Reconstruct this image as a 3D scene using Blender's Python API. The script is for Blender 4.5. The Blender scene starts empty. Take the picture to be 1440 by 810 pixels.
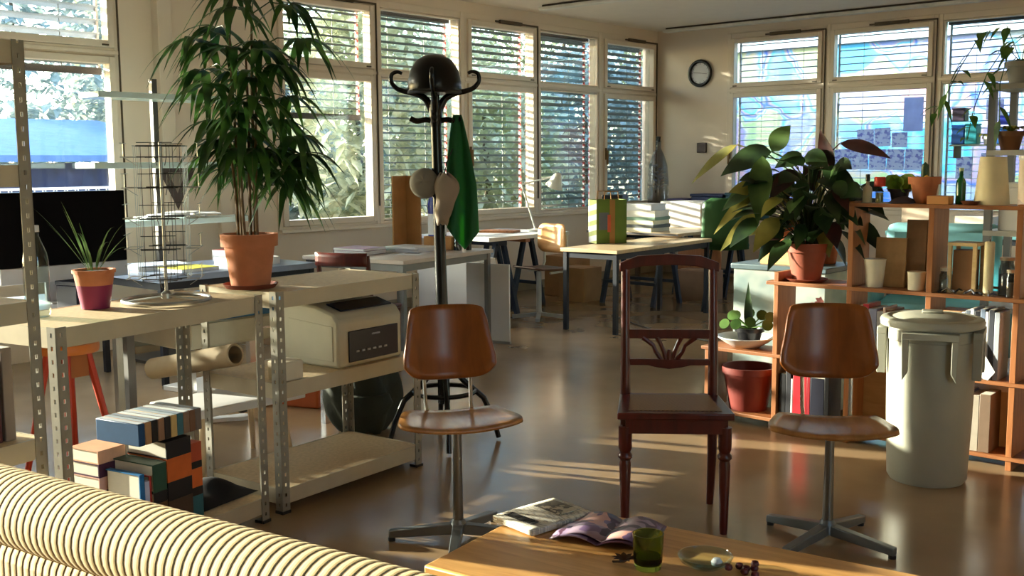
import bpy, bmesh, math, random
from mathutils import Vector, Matrix
R = math.radians; PI = math.pi
rnd = random.Random(7)
SC = bpy.context.scene; COL = SC.collection

# ------------------------------------------------------------------ materials
def lin(c):
    c /= 255.0
    return c/12.92 if c <= .04045 else ((c+.055)/1.055)**2.4
def rgb(*c): return (lin(c[0]), lin(c[1]), lin(c[2]), 1)
MATS = {}
def nodes(name):
    m = bpy.data.materials.new(name); m.use_nodes = True
    nt = m.node_tree; b = nt.nodes['Principled BSDF']
    return m, nt, b
def N(nt, t, **kw):
    n = nt.nodes.new(t)
    for k, v in kw.items(): setattr(n, k, v)
    return n
def coords(nt, scale=(1, 1, 1), rot=(0, 0, 0)):
    tc = N(nt, 'ShaderNodeTexCoord'); mp = N(nt, 'ShaderNodeMapping')
    mp.inputs['Scale'].default_value = scale; mp.inputs['Rotation'].default_value = rot
    nt.links.new(tc.outputs['Object'], mp.inputs['Vector']); return mp.outputs['Vector']
def ramp(nt, fac, stops, interp='LINEAR'):
    r = N(nt, 'ShaderNodeValToRGB'); e = r.color_ramp; e.interpolation = interp
    while len(e.elements) < len(stops): e.elements.new(.5)
    for el, (p, c) in zip(e.elements, stops): el.position = p; el.color = c
    nt.links.new(fac, r.inputs['Fac']); return r.outputs['Color']
def M(name, c, rough=.6, metal=0.0, var=.12, scale=6.0, bump=0.0, bscale=80.0, spec=.5, trans=0.0, ior=1.45, alpha=1.0, stretch=(1,1,1)):
    if name in MATS: return MATS[name]
    m, nt, b = nodes(name)
    col = rgb(*c); v = coords(nt, stretch)
    n = N(nt, 'ShaderNodeTexNoise'); n.inputs['Scale'].default_value = scale; n.inputs['Detail'].default_value = 3
    nt.links.new(v, n.inputs['Vector'])
    lo = tuple(x*(1-var) for x in col[:3])+(1,); hi = tuple(min(1, x*(1+var)) for x in col[:3])+(1,)
    nt.links.new(ramp(nt, n.outputs['Fac'], [(.3, lo), (.7, hi)]), b.inputs['Base Color'])
    b.inputs['Roughness'].default_value = rough; b.inputs['Metallic'].default_value = metal
    b.inputs['Specular IOR Level'].default_value = spec; b.inputs['IOR'].default_value = ior
    b.inputs['Transmission Weight'].default_value = trans; b.inputs['Alpha'].default_value = alpha
    if bump:
        n2 = N(nt, 'ShaderNodeTexNoise'); n2.inputs['Scale'].default_value = bscale; nt.links.new(v, n2.inputs['Vector'])
        bp = N(nt, 'ShaderNodeBump'); bp.inputs['Strength'].default_value = bump; bp.inputs['Distance'].default_value = .01
        nt.links.new(n2.outputs['Fac'], bp.inputs['Height']); nt.links.new(bp.outputs['Normal'], b.inputs['Normal'])
    MATS[name] = m; return m
def WOOD(name, c1, c2, rough=.45, scale=(1, 12, 12), ns=3.0):
    if name in MATS: return MATS[name]
    m, nt, b = nodes(name)
    v = coords(nt, scale)
    n = N(nt, 'ShaderNodeTexNoise'); n.inputs['Scale'].default_value = ns; n.inputs['Detail'].default_value = 5; n.inputs['Distortion'].default_value = .6
    nt.links.new(v, n.inputs['Vector'])
    nt.links.new(ramp(nt, n.outputs['Fac'], [(.3, rgb(*c1)), (.7, rgb(*c2))]), b.inputs['Base Color'])
    b.inputs['Roughness'].default_value = rough
    MATS[name] = m; return m
def LEAF(name, c, c2, trans=.35, rough=.4):
    if name in MATS: return MATS[name]
    m, nt, b = nodes(name)
    v = coords(nt)
    n = N(nt, 'ShaderNodeTexNoise'); n.inputs['Scale'].default_value = 9; nt.links.new(v, n.inputs['Vector'])
    colr = ramp(nt, n.outputs['Fac'], [(.35, rgb(*c)), (.65, rgb(*c2))])
    nt.links.new(colr, b.inputs['Base Color']); b.inputs['Roughness'].default_value = rough
    t = N(nt, 'ShaderNodeBsdfTranslucent'); nt.links.new(colr, t.inputs['Color'])
    mx = N(nt, 'ShaderNodeMixShader'); mx.inputs['Fac'].default_value = trans
    nt.links.new(b.outputs['BSDF'], mx.inputs[1]); nt.links.new(t.outputs['BSDF'], mx.inputs[2])
    nt.links.new(mx.outputs['Shader'], nt.nodes['Material Output'].inputs['Surface'])
    MATS[name] = m; return m
def GLASS(name, tint=(235, 242, 240), refl=1.0):
    if name in MATS: return MATS[name]
    m, nt, b = nodes(name); nt.nodes.remove(b)
    t = N(nt, 'ShaderNodeBsdfTransparent'); t.inputs['Color'].default_value = rgb(*tint)
    g = N(nt, 'ShaderNodeBsdfGlossy'); g.inputs['Roughness'].default_value = .03
    f = N(nt, 'ShaderNodeLayerWeight'); f.inputs['Blend'].default_value = .5
    pw_ = N(nt, 'ShaderNodeMath', operation='POWER'); pw_.inputs[1].default_value = 5; nt.links.new(f.outputs['Facing'], pw_.inputs[0])
    mm = N(nt, 'ShaderNodeMath', operation='MULTIPLY_ADD'); mm.inputs[1].default_value = .9*min(refl, 1.05); mm.inputs[2].default_value = .035*refl
    nt.links.new(pw_.outputs[0], mm.inputs[0])
    mx = N(nt, 'ShaderNodeMixShader'); nt.links.new(mm.outputs[0], mx.inputs['Fac'])
    nt.links.new(t.outputs['BSDF'], mx.inputs[1]); nt.links.new(g.outputs['BSDF'], mx.inputs[2])
    nt.links.new(mx.outputs['Shader'], nt.nodes['Material Output'].inputs['Surface'])
    MATS[name] = m; return m
def STRIPES(name, stops, axis='X', period=.02, rough=.85, bump=.6):
    m, nt, b = nodes(name)
    tc = N(nt, 'ShaderNodeTexCoord'); sp = N(nt, 'ShaderNodeSeparateXYZ'); nt.links.new(tc.outputs['Object'], sp.inputs[0])
    d = N(nt, 'ShaderNodeMath', operation='DIVIDE'); d.inputs[1].default_value = period; nt.links.new(sp.outputs[axis], d.inputs[0])
    fr = N(nt, 'ShaderNodeMath', operation='FRACT'); nt.links.new(d.outputs[0], fr.inputs[0])
    nt.links.new(ramp(nt, fr.outputs[0], stops), b.inputs['Base Color']); b.inputs['Roughness'].default_value = rough
    if bump:
        h = ramp(nt, fr.outputs[0], [(0, (0, 0, 0, 1)), (.25, (.9, .9, .9, 1)), (.5, (1, 1, 1, 1)), (.75, (.9, .9, .9, 1)), (1, (0, 0, 0, 1))])
        bp = N(nt, 'ShaderNodeBump'); bp.inputs['Strength'].default_value = bump; bp.inputs['Distance'].default_value = .006
        nt.links.new(h, bp.inputs['Height']); nt.links.new(bp.outputs['Normal'], b.inputs['Normal'])
    MATS[name] = m; return m
def PRINT(name, paper, ink, scale=(30, 90, 1), thresh=.52, rough=.7, axis_rot=(0, 0, 0)):
    """paper with small blocks of ink"""
    if name in MATS: return MATS[name]
    m, nt, b = nodes(name)
    v = coords(nt, scale, axis_rot)
    n = N(nt, 'ShaderNodeTexVoronoi'); n.inputs['Scale'].default_value = 1.0; nt.links.new(v, n.inputs['Vector'])
    sp = N(nt, 'ShaderNodeSeparateXYZ'); nt.links.new(n.outputs['Color'], sp.inputs[0])
    nt.links.new(ramp(nt, sp.outputs['X'], [(0, rgb(*paper)), (thresh, rgb(*paper)), (thresh+.08, rgb(*ink)), (1, rgb(*ink))]), b.inputs['Base Color'])
    b.inputs['Roughness'].default_value = rough
    MATS[name] = m; return m
def PATCH(name, cols, scale=1.2, rough=.8, fine=6.0):
    m, nt, b = nodes(name)
    v = coords(nt)
    n = N(nt, 'ShaderNodeTexNoise'); n.inputs['Scale'].default_value = fine; nt.links.new(v, n.inputs['Vector'])
    mixv = N(nt, 'ShaderNodeMixRGB'); mixv.inputs['Fac'].default_value = .25
    nt.links.new(v, mixv.inputs[1]); nt.links.new(n.outputs['Color'], mixv.inputs[2])
    vo = N(nt, 'ShaderNodeTexVoronoi'); vo.inputs['Scale'].default_value = scale; smooth_ = name == 'mural_paint'
    if smooth_: vo.feature = 'SMOOTH_F1'; vo.inputs['Smoothness'].default_value = .35
    nt.links.new(mixv.outputs[0], vo.inputs['Vector'])
    sp = N(nt, 'ShaderNodeSeparateXYZ'); nt.links.new(vo.outputs['Color'], sp.inputs[0])
    k = len(cols)
    nt.links.new(ramp(nt, sp.outputs['X'], [(i/k, rgb(*c)) for i, c in enumerate(cols)], 'LINEAR' if smooth_ else 'CONSTANT'), b.inputs['Base Color'])
    b.inputs['Roughness'].default_value = rough
    MATS[name] = m; return m

# ------------------------------------------------------------------ mesh builder
class MB:
    def __init__(s): s.v = []; s.f = []
    def add(s, vs, fs):
        o = len(s.v); s.v += [Vector(p) for p in vs]; s.f += [tuple(i+o for i in f) for f in fs]; return s
    def box(s, c, d, rz=0, rot=None):
        x, y, z = d[0]/2, d[1]/2, d[2]/2
        vs = [Vector((a, b, e)) for e in (-z, z) for a, b in ((-x, -y), (x, -y), (x, y), (-x, y))]
        m = rot if rot else Matrix.Rotation(rz, 3, 'Z')
        return s.add([m @ v + Vector(c) for v in vs], [(0, 3, 2, 1), (4, 5, 6, 7), (0, 1, 5, 4), (1, 2, 6, 5), (2, 3, 7, 6), (3, 0, 4, 7)])
    def b2(s, lo, hi):
        return s.box([(a+b)/2 for a, b in zip(lo, hi)], [abs(b-a) for a, b in zip(lo, hi)])
    def bar(s, p0, p1, w, h=None, up=(0, 0, 1)):
        p0, p1 = Vector(p0), Vector(p1); d = p1-p0; L = d.length; d.normalize()
        u = Vector(up)
        if abs(d.dot(u)) > .95: u = Vector((1, 0, 0))
        x = d.cross(u).normalized(); y = x.cross(d)
        m = Matrix((x, d, y)).transposed()
        return s.box((p0+p1)/2, (w, L, h or w), rot=m)
    def tube(s, pts, r, n=8, cap=True):
        pts = [Vector(p) for p in pts]; rs = r if isinstance(r, (list, tuple)) else [r]*len(pts)
        vs = []; fs = []; ref = None
        for i, p in enumerate(pts):
            t = (pts[min(i+1, len(pts)-1)]-pts[max(i-1, 0)]).normalized()
            if ref is None: ref = Vector((0, 0, 1)) if abs(t.z) < .9 else Vector((1, 0, 0))
            x = t.cross(ref)
            if x.length < 1e-4: x = t.orthogonal()
            x.normalize(); y = x.cross(t); ref = y
            for k in range(n):
                a = 2*PI*k/n; vs.append(p + (x*math.cos(a)+y*math.sin(a))*rs[i])
        for i in range(len(pts)-1):
            for k in range(n):
                a, b = i*n+k, i*n+(k+1) % n; fs.append((a, b, b+n, a+n))
        if cap: fs += [tuple(range(n-1, -1, -1)), tuple(range((len(pts)-1)*n, len(pts)*n))]
        return s.add(vs, fs)
    def cyl(s, p0, p1, r0, r1=None, n=16): return s.tube([p0, p1], [r0, r0 if r1 is None else r1], n)
    def ring(s, c, R_, r, n=32, m=8, axis='Z'):
        vs = []; fs = []
        for i in range(n):
            a = 2*PI*i/n
            for k in range(m):
                b = 2*PI*k/m; q = R_+r*math.cos(b); p = (q*math.cos(a), q*math.sin(a), r*math.sin(b))
                if axis == 'Y': p = (p[0], p[2], p[1])
                vs.append(Vector(p)+Vector(c))
        for i in range(n):
            for k in range(m):
                fs.append((i*m+k, ((i+1) % n)*m+k, ((i+1) % n)*m+(k+1) % m, i*m+(k+1) % m))
        return s.add(vs, fs)
    def lathe(s, prof, c=(0, 0, 0), n=28, sx=1, sy=1):
        vs = []; fs = []; k = len(prof)
        for i in range(n):
            a = 2*PI*i/n
            for r, z in prof: vs.append((c[0]+r*math.cos(a)*sx, c[1]+r*math.sin(a)*sy, c[2]+z))
        for i in range(n):
            j = (i+1) % n
            for q in range(k-1): fs.append((i*k+q, j*k+q, j*k+q+1, i*k+q+1))
        if prof[0][0] > 1e-4: fs.append(tuple(i*k for i in range(n-1, -1, -1)))
        if prof[-1][0] > 1e-4: fs.append(tuple(i*k+k-1 for i in range(n)))
        return s.add(vs, fs)
    def prism(s, pts, a, b, plane='XY'):
        """closed 2-D outline extruded from a to b along the remaining axis"""
        n = len(pts)
        def P(p, t): return {'XY': (p[0], p[1], t), 'YZ': (t, p[0], p[1]), 'XZ': (p[0], t, p[1])}[plane]
        vs = [P(p, a) for p in pts]+[P(p, b) for p in pts]
        fs = [tuple(range(n-1, -1, -1)), tuple(range(n, 2*n))]+[(i, (i+1) % n, (i+1) % n+n, i+n) for i in range(n)]
        return s.add(vs, fs)
    def grid(s, fn, nu, nv):
        vs = [fn(i/nu, j/nv) for i in range(nu+1) for j in range(nv+1)]; w = nv+1
        return s.add(vs, [(i*w+j, (i+1)*w+j, (i+1)*w+j+1, i*w+j+1) for i in range(nu) for j in range(nv)])
    def disc(s, outline, fn, rings=5):
        """star-shaped outline filled by rings about its centre; fn maps (x, y) to a 3-D point"""
        n = len(outline); vs = [fn(0, 0)]; fs = []
        for k in range(1, rings+1):
            for x, y in outline: vs.append(fn(x*k/rings, y*k/rings))
        for i in range(n): fs.append((0, 1+i, 1+(i+1) % n))
        for k in range(rings-1):
            for i in range(n):
                j = (i+1) % n; fs.append((1+k*n+i, 1+(k+1)*n+i, 1+(k+1)*n+j, 1+k*n+j))
        return s.add(vs, fs)
    def leaf(s, base, d, L, W, droop=.4, fold=.25, up=(0, 0, 1), n=6, shape=.75):
        base = Vector(base); d = Vector(d).normalized(); up = Vector(up)
        vs = []; fs = []; prev = None
        for i in range(n+1):
            t = i/n; p = base + d*L*t + Vector((0, 0, -1))*droop*L*t*t
            tan = (d + Vector((0, 0, -1))*2*droop*t).normalized()
            side = tan.cross(up)
            if side.length < .05: side = tan.cross(Vector((1, 0, 0)))
            side.normalize(); nor = side.cross(tan)
            w = W*.5*max(.02, math.sin(PI*t**shape))
            vs += [p-side*w+nor*w*fold, p, p+side*w+nor*w*fold]
        for i in range(n):
            a = i*3; fs += [(a, a+1, a+4, a+3), (a+1, a+2, a+5, a+4)]
        return s.add(vs, fs)
    def xf(s, m):
        s.v = [m @ v for v in s.v]; return s
    def build(s, name, mat, parent=None, bevel=0, smooth=True, solid=0, subd=0, loc=None, rz=0, normals=True):
        me = bpy.data.meshes.new(name); me.from_pydata([tuple(v) for v in s.v], [], s.f)
        if normals:
            bm = bmesh.new(); bm.from_mesh(me); bmesh.ops.recalc_face_normals(bm, faces=bm.faces); bm.to_mesh(me); bm.free()
        if smooth:
            me.polygons.foreach_set('use_smooth', [True]*len(me.polygons)); me.set_sharp_from_angle(angle=R(38))
        for m in (mat if isinstance(mat, (list, tuple)) else [mat]): me.materials.append(m)
        o = bpy.data.objects.new(name, me); COL.objects.link(o)
        if parent: o.parent = parent
        if loc is not None: o.location = loc
        if rz: o.rotation_euler = (0, 0, rz)
        if solid: md = o.modifiers.new('thick', 'SOLIDIFY'); md.thickness = solid; md.offset = 0
        if subd: md = o.modifiers.new('sub', 'SUBSURF'); md.levels = md.render_levels = subd
        if bevel: md = o.modifiers.new('bev', 'BEVEL'); md.width = bevel; md.segments = 2; md.limit_method = 'ANGLE'
        return o
def tag(o, label, cat, group=None, kind=None):
    if label: o['label'] = label
    if cat: o['category'] = cat
    if group: o['group'] = group
    if kind: o['kind'] = kind
    return o
def thing(name, label, cat, loc=(0, 0, 0), rz=0, group=None):
    o = bpy.data.objects.new(name, None); COL.objects.link(o); o.empty_display_size = .1
    o.location = loc; o.rotation_euler = (0, 0, rz)
    return tag(o, label, cat, group)
def struct(o): o['kind'] = 'structure'; return o
def smooth_outline(pts, k=6):
    """Catmull-Rom through a closed list of 2-D points"""
    n = len(pts); out = []
    for i in range(n):
        p0, p1, p2, p3 = [Vector((*pts[(i+j) % n], 0)) for j in (-1, 0, 1, 2)]
        for q in range(k):
            t = q/k
            v = .5*((2*p1)+(p2-p0)*t+(2*p0-5*p1+4*p2-p3)*t*t+(3*p1-p0-3*p2+p3)*t**3); out.append((v.x, v.y))
    return out
def curve3(pts, k=5):
    """Catmull-Rom through an open list of points of any dimension"""
    out = []; n = len(pts)
    for i in range(n-1):
        p0, p1, p2, p3 = pts[max(i-1, 0)], pts[i], pts[i+1], pts[min(i+2, n-1)]
        for q in range(k):
            t = q/k; out.append(tuple(.5*(2*b+(c-a)*t+(2*a-5*b+4*c-d)*t*t+(3*b-a-3*c+d)*t**3) for a, b, c, d in zip(p0, p1, p2, p3)))
    return out+[tuple(pts[-1])]
def rrect(w, h, r, k=5):
    out = []
    for cx, cy, a0 in ((w/2-r, h/2-r, 0), (-w/2+r, h/2-r, 90), (-w/2+r, -h/2+r, 180), (w/2-r, -h/2+r, 270)):
        for i in range(k+1):
            a = R(a0+90*i/k); out.append((cx+r*math.cos(a), cy+r*math.sin(a)))
    return out

# ------------------------------------------------------------------ palette
wallm = M('wall_paint', (228, 213, 195), .75, var=.03, scale=1.5)
framem = M('frame_paint', (224, 210, 192), .45, var=.04, scale=3)
ceilm = M('ceiling_paint', (238, 228, 216), .85, var=.02)
darkgap = M('dark_gasket', (84, 72, 56), .7)
steel = M('galvanised_steel', (148, 143, 130), .45, metal=.25, var=.12, scale=14)
beam = M('beige_beam_steel', (188, 176, 150), .5, metal=.1, var=.06, scale=10)
chip = M('particle_board', (206, 184, 148), .6, var=.12, scale=60)
chrome = M('chrome', (190, 190, 190), .22, metal=1, var=.03)
blackm = M('black_lacquer', (10, 10, 12), .25, var=.2)
blackplast = M('black_plastic', (18, 18, 22), .35, var=.2)
terra = M('terracotta', (190, 118, 80), .75, var=.14, scale=12, bump=.1)
terradark = M('dark_terracotta', (136, 66, 44), .65, var=.14, scale=12)
soilm = M('soil', (50, 36, 26), .95, bump=.8, bscale=60)
whitem = M('white_laminate', (225, 225, 226), .4, var=.03)
paperm = M('white_paper', (232, 232, 236), .8, var=.03)
creamplast = M('cream_plastic', (206, 200, 176), .45, var=.05)
cardm = M('cardboard', (176, 126, 74), .8, var=.12, scale=8)
glass = GLASS('window_glass')
clear = GLASS('clear_plastic', (222, 232, 230), 1.6)
ply = WOOD('orange_plywood', (118, 60, 16), (146, 80, 28), .35, (8, 1, 1.5))
plyseat = WOOD('seat_plywood', (150, 98, 48), (178, 124, 70), .25, (8, 1, 1))
redwood = WOOD('dark_red_wood', (66, 16, 10), (92, 26, 16), .3, (10, 10, 1))
pine = WOOD('rack_pine', (138, 82, 42), (166, 106, 60), .5, (14, 14, 2))
pineboard = WOOD('board_pine', (130, 78, 42), (158, 102, 58), .5, (2, 14, 14))
oak = WOOD('table_oak', (186, 134, 74), (214, 164, 100), .3, (1.5, 16, 1))

# ------------------------------------------------------------------ room shell
fl, nt, b = nodes('linoleum_floor')
v = coords(nt)
n1 = N(nt, 'ShaderNodeTexNoise'); n1.inputs['Scale'].default_value = 2.2; n1.inputs['Detail'].default_value = 6; nt.links.new(v, n1.inputs['Vector'])
nt.links.new(ramp(nt, n1.outputs['Fac'], [(.3, rgb(142, 118, 90)), (.7, rgb(156, 130, 100))]), b.inputs['Base Color'])
nt.links.new(ramp(nt, n1.outputs['Fac'], [(.3, (.17, .17, .17, 1)), (.7, (.25, .25, .25, 1))]), b.inputs['Roughness'])
n2 = N(nt, 'ShaderNodeTexNoise'); n2.inputs['Scale'].default_value = 2; nt.links.new(v, n2.inputs['Vector'])
bp = N(nt, 'ShaderNodeBump'); bp.inputs['Strength'].default_value = .03; bp.inputs['Distance'].default_value = .05
nt.links.new(n2.outputs['Fac'], bp.inputs['Height']); nt.links.new(bp.outputs['Normal'], b.inputs['Normal'])
YB = 11.505; XR = 9.6; YF = -2.9; ZC = 3.01
struct(MB().b2((-.2, YF, -.12), (XR, YB+.2, 0)).build('floor', fl, smooth=False))
struct(MB().b2((-.2, YF, ZC), (XR, YB+.2, ZC+.15)).build('ceiling', ceilm, smooth=False))
WSEG = 1.17; W0 = 11.47 - WSEG*5            # start of the far five-window band (5.62)
wl = MB()
wl.b2((-.2, YF, 0), (0, YB+.2, .80)); wl.b2((-.2, YF, 2.9), (0, YB+.2, ZC))
wl.b2((-.2, 4.22, .80), (0, W0, 2.9)); wl.b2((-.2, 11.47, .80), (0, YB+.2, 2.9)); wl.b2((-.2, YF, .8), (0, -1.63, 2.9))
struct(wl.build('wall_left', wallm, smooth=False))
BX = [1.0, 2.25, 3.48, 4.65, 5.82, 6.99]     # window joints along the back wall
wb = MB(); wb.b2((0, YB, 0), (XR, YB+.2, .80)); wb.b2((0, YB, 2.9), (XR, YB+.2, ZC))
wb.b2((0, YB, .8), (BX[0], YB+.2, 2.9)); wb.b2((BX[-1], YB, .8), (XR, YB+.2, 2.9))
struct(wb.build('wall_back', wallm, smooth=False))
struct(MB().b2((-.2, YF-.15, 0), (XR+.15, YF, ZC)).build('wall_front', wallm, smooth=False))
wr = MB(); wr.b2((XR, YF, 0), (XR+.15, YB+.2, .8)); wr.b2((XR, YF, 2.9), (XR+.15, YB+.2, ZC)); wr.b2((XR, YF, .8), (XR+.15, .6, 2.9)); wr.b2((XR, 1.9, .8), (XR+.15, YB+.2, 2.9))  # opening left out of view to let in added fill light
struct(wr.build('wall_right', wallm, smooth=False))
# baseboards
struct(MB().b2((0, W0-1.4, 0), (.015, YB-.015, .09)).build('baseboard_left', M('baseboard_grey', (150, 140, 120), .5), smooth=False))
struct(MB().b2((0, YB-.015, 0), (XR, YB, .09)).build('baseboard_back', MATS['baseboard_grey'], smooth=False))
# slim pipe casing on the wall column
struct(MB().b2((0, 4.5, .8), (.09, 4.62, 2.9)).build('trim_1', framem, bevel=.006))
struct(MB().b2((0, 5.02, .8), (.05, 5.14, 2.9)).build('trim_2', framem, bevel=.006))
# ceiling light battens
def batten(x0, x1, y, label):
    t = thing('ceiling_batten_light', label, 'ceiling light', (x0, y, ZC), 0, 'long ceiling battens')
    MB().b2((0, -.055, -.055), (x1-x0, .055, -.022)).build('diffuser', M('batten_white', (226, 222, 212), .5), t, bevel=.008)
    MB().b2((.03, -.03, -.022), (x1-x0-.03, .03, 0)).build('mounting_rail', M('batten_dark', (70, 60, 50), .6), t)
batten(.38, 8.6, 8.75, 'long white ceiling batten running across the room, nearer of the two')
batten(.25, 8.6, 11.28, 'long white ceiling batten just before the back window wall')

# ------------------------------------------------------------------ windows
WN = [0]
def window(loc, rz, w, openable, hi=2.9):
    """local x along the wall, local y into the room, z up; panes as in the photograph"""
    WN[0] += 1
    t = bpy.data.objects.new('window_%d' % WN[0], None); COL.objects.link(t); t.location = loc; t.rotation_euler = (0, 0, rz); struct(t)
    jw = .045
    f = MB(); f.b2((0, -.13, .80), (jw, .015, hi)); f.b2((w-jw, -.13, .80), (w, .015, hi))
    f.b2((jw, -.13, .80), (w-jw, .012, .855)); f.b2((jw, -.13, 2.835), (w-jw, .012, hi)); f.b2((jw, -.13, 2.2), (w-jw, .012, 2.262))
    f.build('frame', framem, t, bevel=.004)
    MB().b2((.01, .0, 2.215), (w-.01, .02, 2.245)).build('transom_bead', framem, t, bevel=.004)
    for (z0, z1, nm) in ((.857, 2.198, 'lower'), (2.264, 2.833, 'upper')):
        m = .052 if openable else .018
        s = MB(); a, bb = jw+.002, w-jw-.002; yi = .035 if openable else .004
        s.b2((a, -.06, z0), (a+m, yi, z1)); s.b2((bb-m, -.06, z0), (bb, yi, z1))
        s.b2((a+m, -.06, z0), (bb-m, yi, z0+m)); s.b2((a+m, -.06, z1-m), (bb-m, yi, z1))
        so = s.build('sash', framem, t, bevel=.005)
        MB().b2((a+m-.004, -.03, z0+m-.004), (bb-m+.004, -.025, z1-m+.004)).build('pane', glass, so, smooth=False)
    if openable:
        k = MB(); k.b2((w-.075, .035, 1.42), (w-.045, .05, 1.56)); k.b2((w-.07, .05, 1.36), (w-.05, .075, 1.53)); k.build('handle', M('bronze_handle', (112, 84, 50), .4, metal=.5), t, bevel=.004)
        k = MB(); k.b2((.02, .02, 2.845), (w*.6, .034, 2.862)); k.b2((w*.25, .02, 2.838), (w*.55, .045, 2.872)); k.b2((.008, .015, 1.0), (.016, .03, 2.862)); k.build('opener_rod', darkgap, t)
        for dx in (.1, w-.14):
            MB().b2((dx, .035, 2.275), (dx+.05, .046, 2.287)).build('latch', darkgap, t)
    return t
# left wall: local x = -Y so that local y points to +X
def left_window(y0, openable): return window((0, y0+WSEG, 0), R(-90), WSEG, openable)
for i, op in enumerate((True, False, True, False, True)): left_window(W0+i*WSEG, op)
for i in range(5): left_window(4.22-(i+1)*WSEG, i % 2 == 0)
for i in range(1): window((XR, .6+1.3*i, 0), R(90), 1.3, i % 2 == 0)  # unseen window added to bring sky fill light into the room
for i in range(5):
    t = window((BX[i+1], YB, 0), R(180), BX[i+1]-BX[i], i in (0, 1, 3))
struct(MB().b2((.0, W0, .80), (.06, 11.46, .83)).build('trim_3', framem, bevel=.004))

# ------------------------------------------------------------------ outside blinds
slatdark = M('blind_slat_grey', (96, 98, 96), .45, metal=.2)
slatblue = M('blind_slat_silver', (160, 168, 178), .4, metal=.3)
redrail = STRIPES('red_guide_rail', [(0, rgb(190, 60, 64)), (.35, rgb(190, 60, 64)), (.4, rgb(226, 206, 204)), (1, rgb(226, 206, 204))], 'Z', .072, .6, 0)
def blind(loc, rz, w, label, ztop, zbot, tilt, pitch=.072, mat=None, red=True, z_from=None):
    t = thing('window_blind', label, 'blind', loc, rz, 'outside slatted blinds')
    s = MB(); z = ztop-.09
    while z > zbot:
        c, sn = math.cos(tilt)*.036, math.sin(tilt)*.036
        s.add([(.05, -.20-c, z-sn), (w-.05, -.20-c, z-sn), (w-.05, -.20, z+.006), (.05, -.20, z+.006), (w-.05, -.20+c, z+sn), (.05, -.20+c, z+sn)],
              [(0, 1, 2, 3), (3, 2, 4, 5)])
        z -= pitch
    s.build('slat', mat or slatdark, t, solid=.003, smooth=False)
    MB().b2((.04, -.25, ztop-.06), (w-.04, -.15, ztop)).build('headbox', M('blind_box', (66, 62, 66), .5), t)
    if zbot > 1.0: MB().b2((.05, -.225, zbot-.05), (w-.05, -.175, zbot)).build('bottom_rail', MATS['blind_box'], t)
    g = MB(); g.b2((.052, -.212, zbot), (.07, -.188, ztop-.06)); g.b2((w-.07, -.212, zbot), (w-.052, -.188, ztop-.06))
    g.build('guide_rail', redrail if red else M('grey_rail', (150, 150, 156), .5), t)
    MB().cyl((w*.3, -.2, zbot), (w*.3, -.2, ztop-.06), .003, n=5).cyl((w*.72, -.2, zbot), (w*.72, -.2, ztop-.06), .003, n=5).build('cord', slatdark, t)
    return t
names = ['window above the desk with the pile of folders', 'window behind the coat stand', 'third tall window before the corner', 'second tall window before the corner', 'corner window of the left wall']
tilts = (R(4), R(8), R(14), R(24), R(22))
for i in range(5):
    y1 = W0+(i+1)*WSEG
    blind((0, y1, 0), R(-90), WSEG, 'grey slatted blind outside the '+names[i], 2.86, .86 if i else 1.85, tilts[i])
blind((0, 4.22, 0), R(-90), WSEG, 'half drawn slatted blind outside the window behind the black monitor', 2.86, 2.13, R(30), .1, slatblue, False)
for i, (zb, tl) in enumerate(((2.0, 60), (1.12, 34), (1.92, 52), (2.2, 56))):  # added blinds out of view; drop and tilt shape the sun patches
    blind((0, (3.05, 1.88, .71, -.46)[i], 0), R(-90), WSEG, ['nearly closed slatted blind outside the window left of the monitor', 'long half closed blind outside the second window left of the monitor', 'full length blind outside the third window left of the monitor', 'half drawn blind outside the fourth window left of the monitor', 'full length blind outside the fifth window left of the monitor'][i], 2.86, zb, R(tl), .072, slatdark, False)
nb = ['left window of the back wall', 'middle back window with taped sheets', 'back window behind the hanging vine', 'back window right of the vine', 'last back window']
for i in range(4):
    blind((BX[i+1], YB, 0), R(180), BX[i+1]-BX[i], 'silver slatted blind outside the '+nb[i], 2.86, .86, R(3), .075, slatblue, False)

# ------------------------------------------------------------------ outside: ground, trees, shed, mural wall
struct(MB().b2((-40, -30, -.5), (40, 45, -.42)).build('ground', M('outdoor_ground', (120, 122, 104), .9, var=.3, scale=.6), smooth=False))
leafA = LEAF('tree_leaf_dark', (100, 114, 92), (150, 160, 128), .5)
leafB = LEAF('tree_leaf_pale', (168, 172, 140), (210, 208, 178), .5)
leafC = LEAF('tree_leaf_blue', (116, 136, 136), (170, 182, 182), .45)
barkm = M('bark', (84, 70, 56), .9, bump=.6)
def tree(x, y, h, r, mat, label, name='garden_tree'):
    t = thing(name, label, 'tree', (x, y, -.42), 0, 'trees and shrubs outside the left windows')
    MB().tube([(0, 0, 0), (.05, .04, h*.35), (-.03, .02, h*.75)], [.09, .07, .03], 8).build('trunk', barkm, t)
    m = MB()
    for k in range(int(2100*r)):
        a = rnd.uniform(0, 2*PI); u = rnd.uniform(-1, 1); q = r*rnd.uniform(.35, 1)**.5
        s = math.sqrt(1-u*u); p = (q*s*math.cos(a), q*s*math.sin(a), h*.56+u*q*h*.44/r)
        d = (rnd.uniform(-1, 1), rnd.uniform(-1, 1), rnd.uniform(-.6, .6))
        m.leaf(p, d, rnd.uniform(.18, .34), rnd.uniform(.12, .2), .3, .2, n=2)
    m.build('foliage', mat, t, normals=False)
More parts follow.
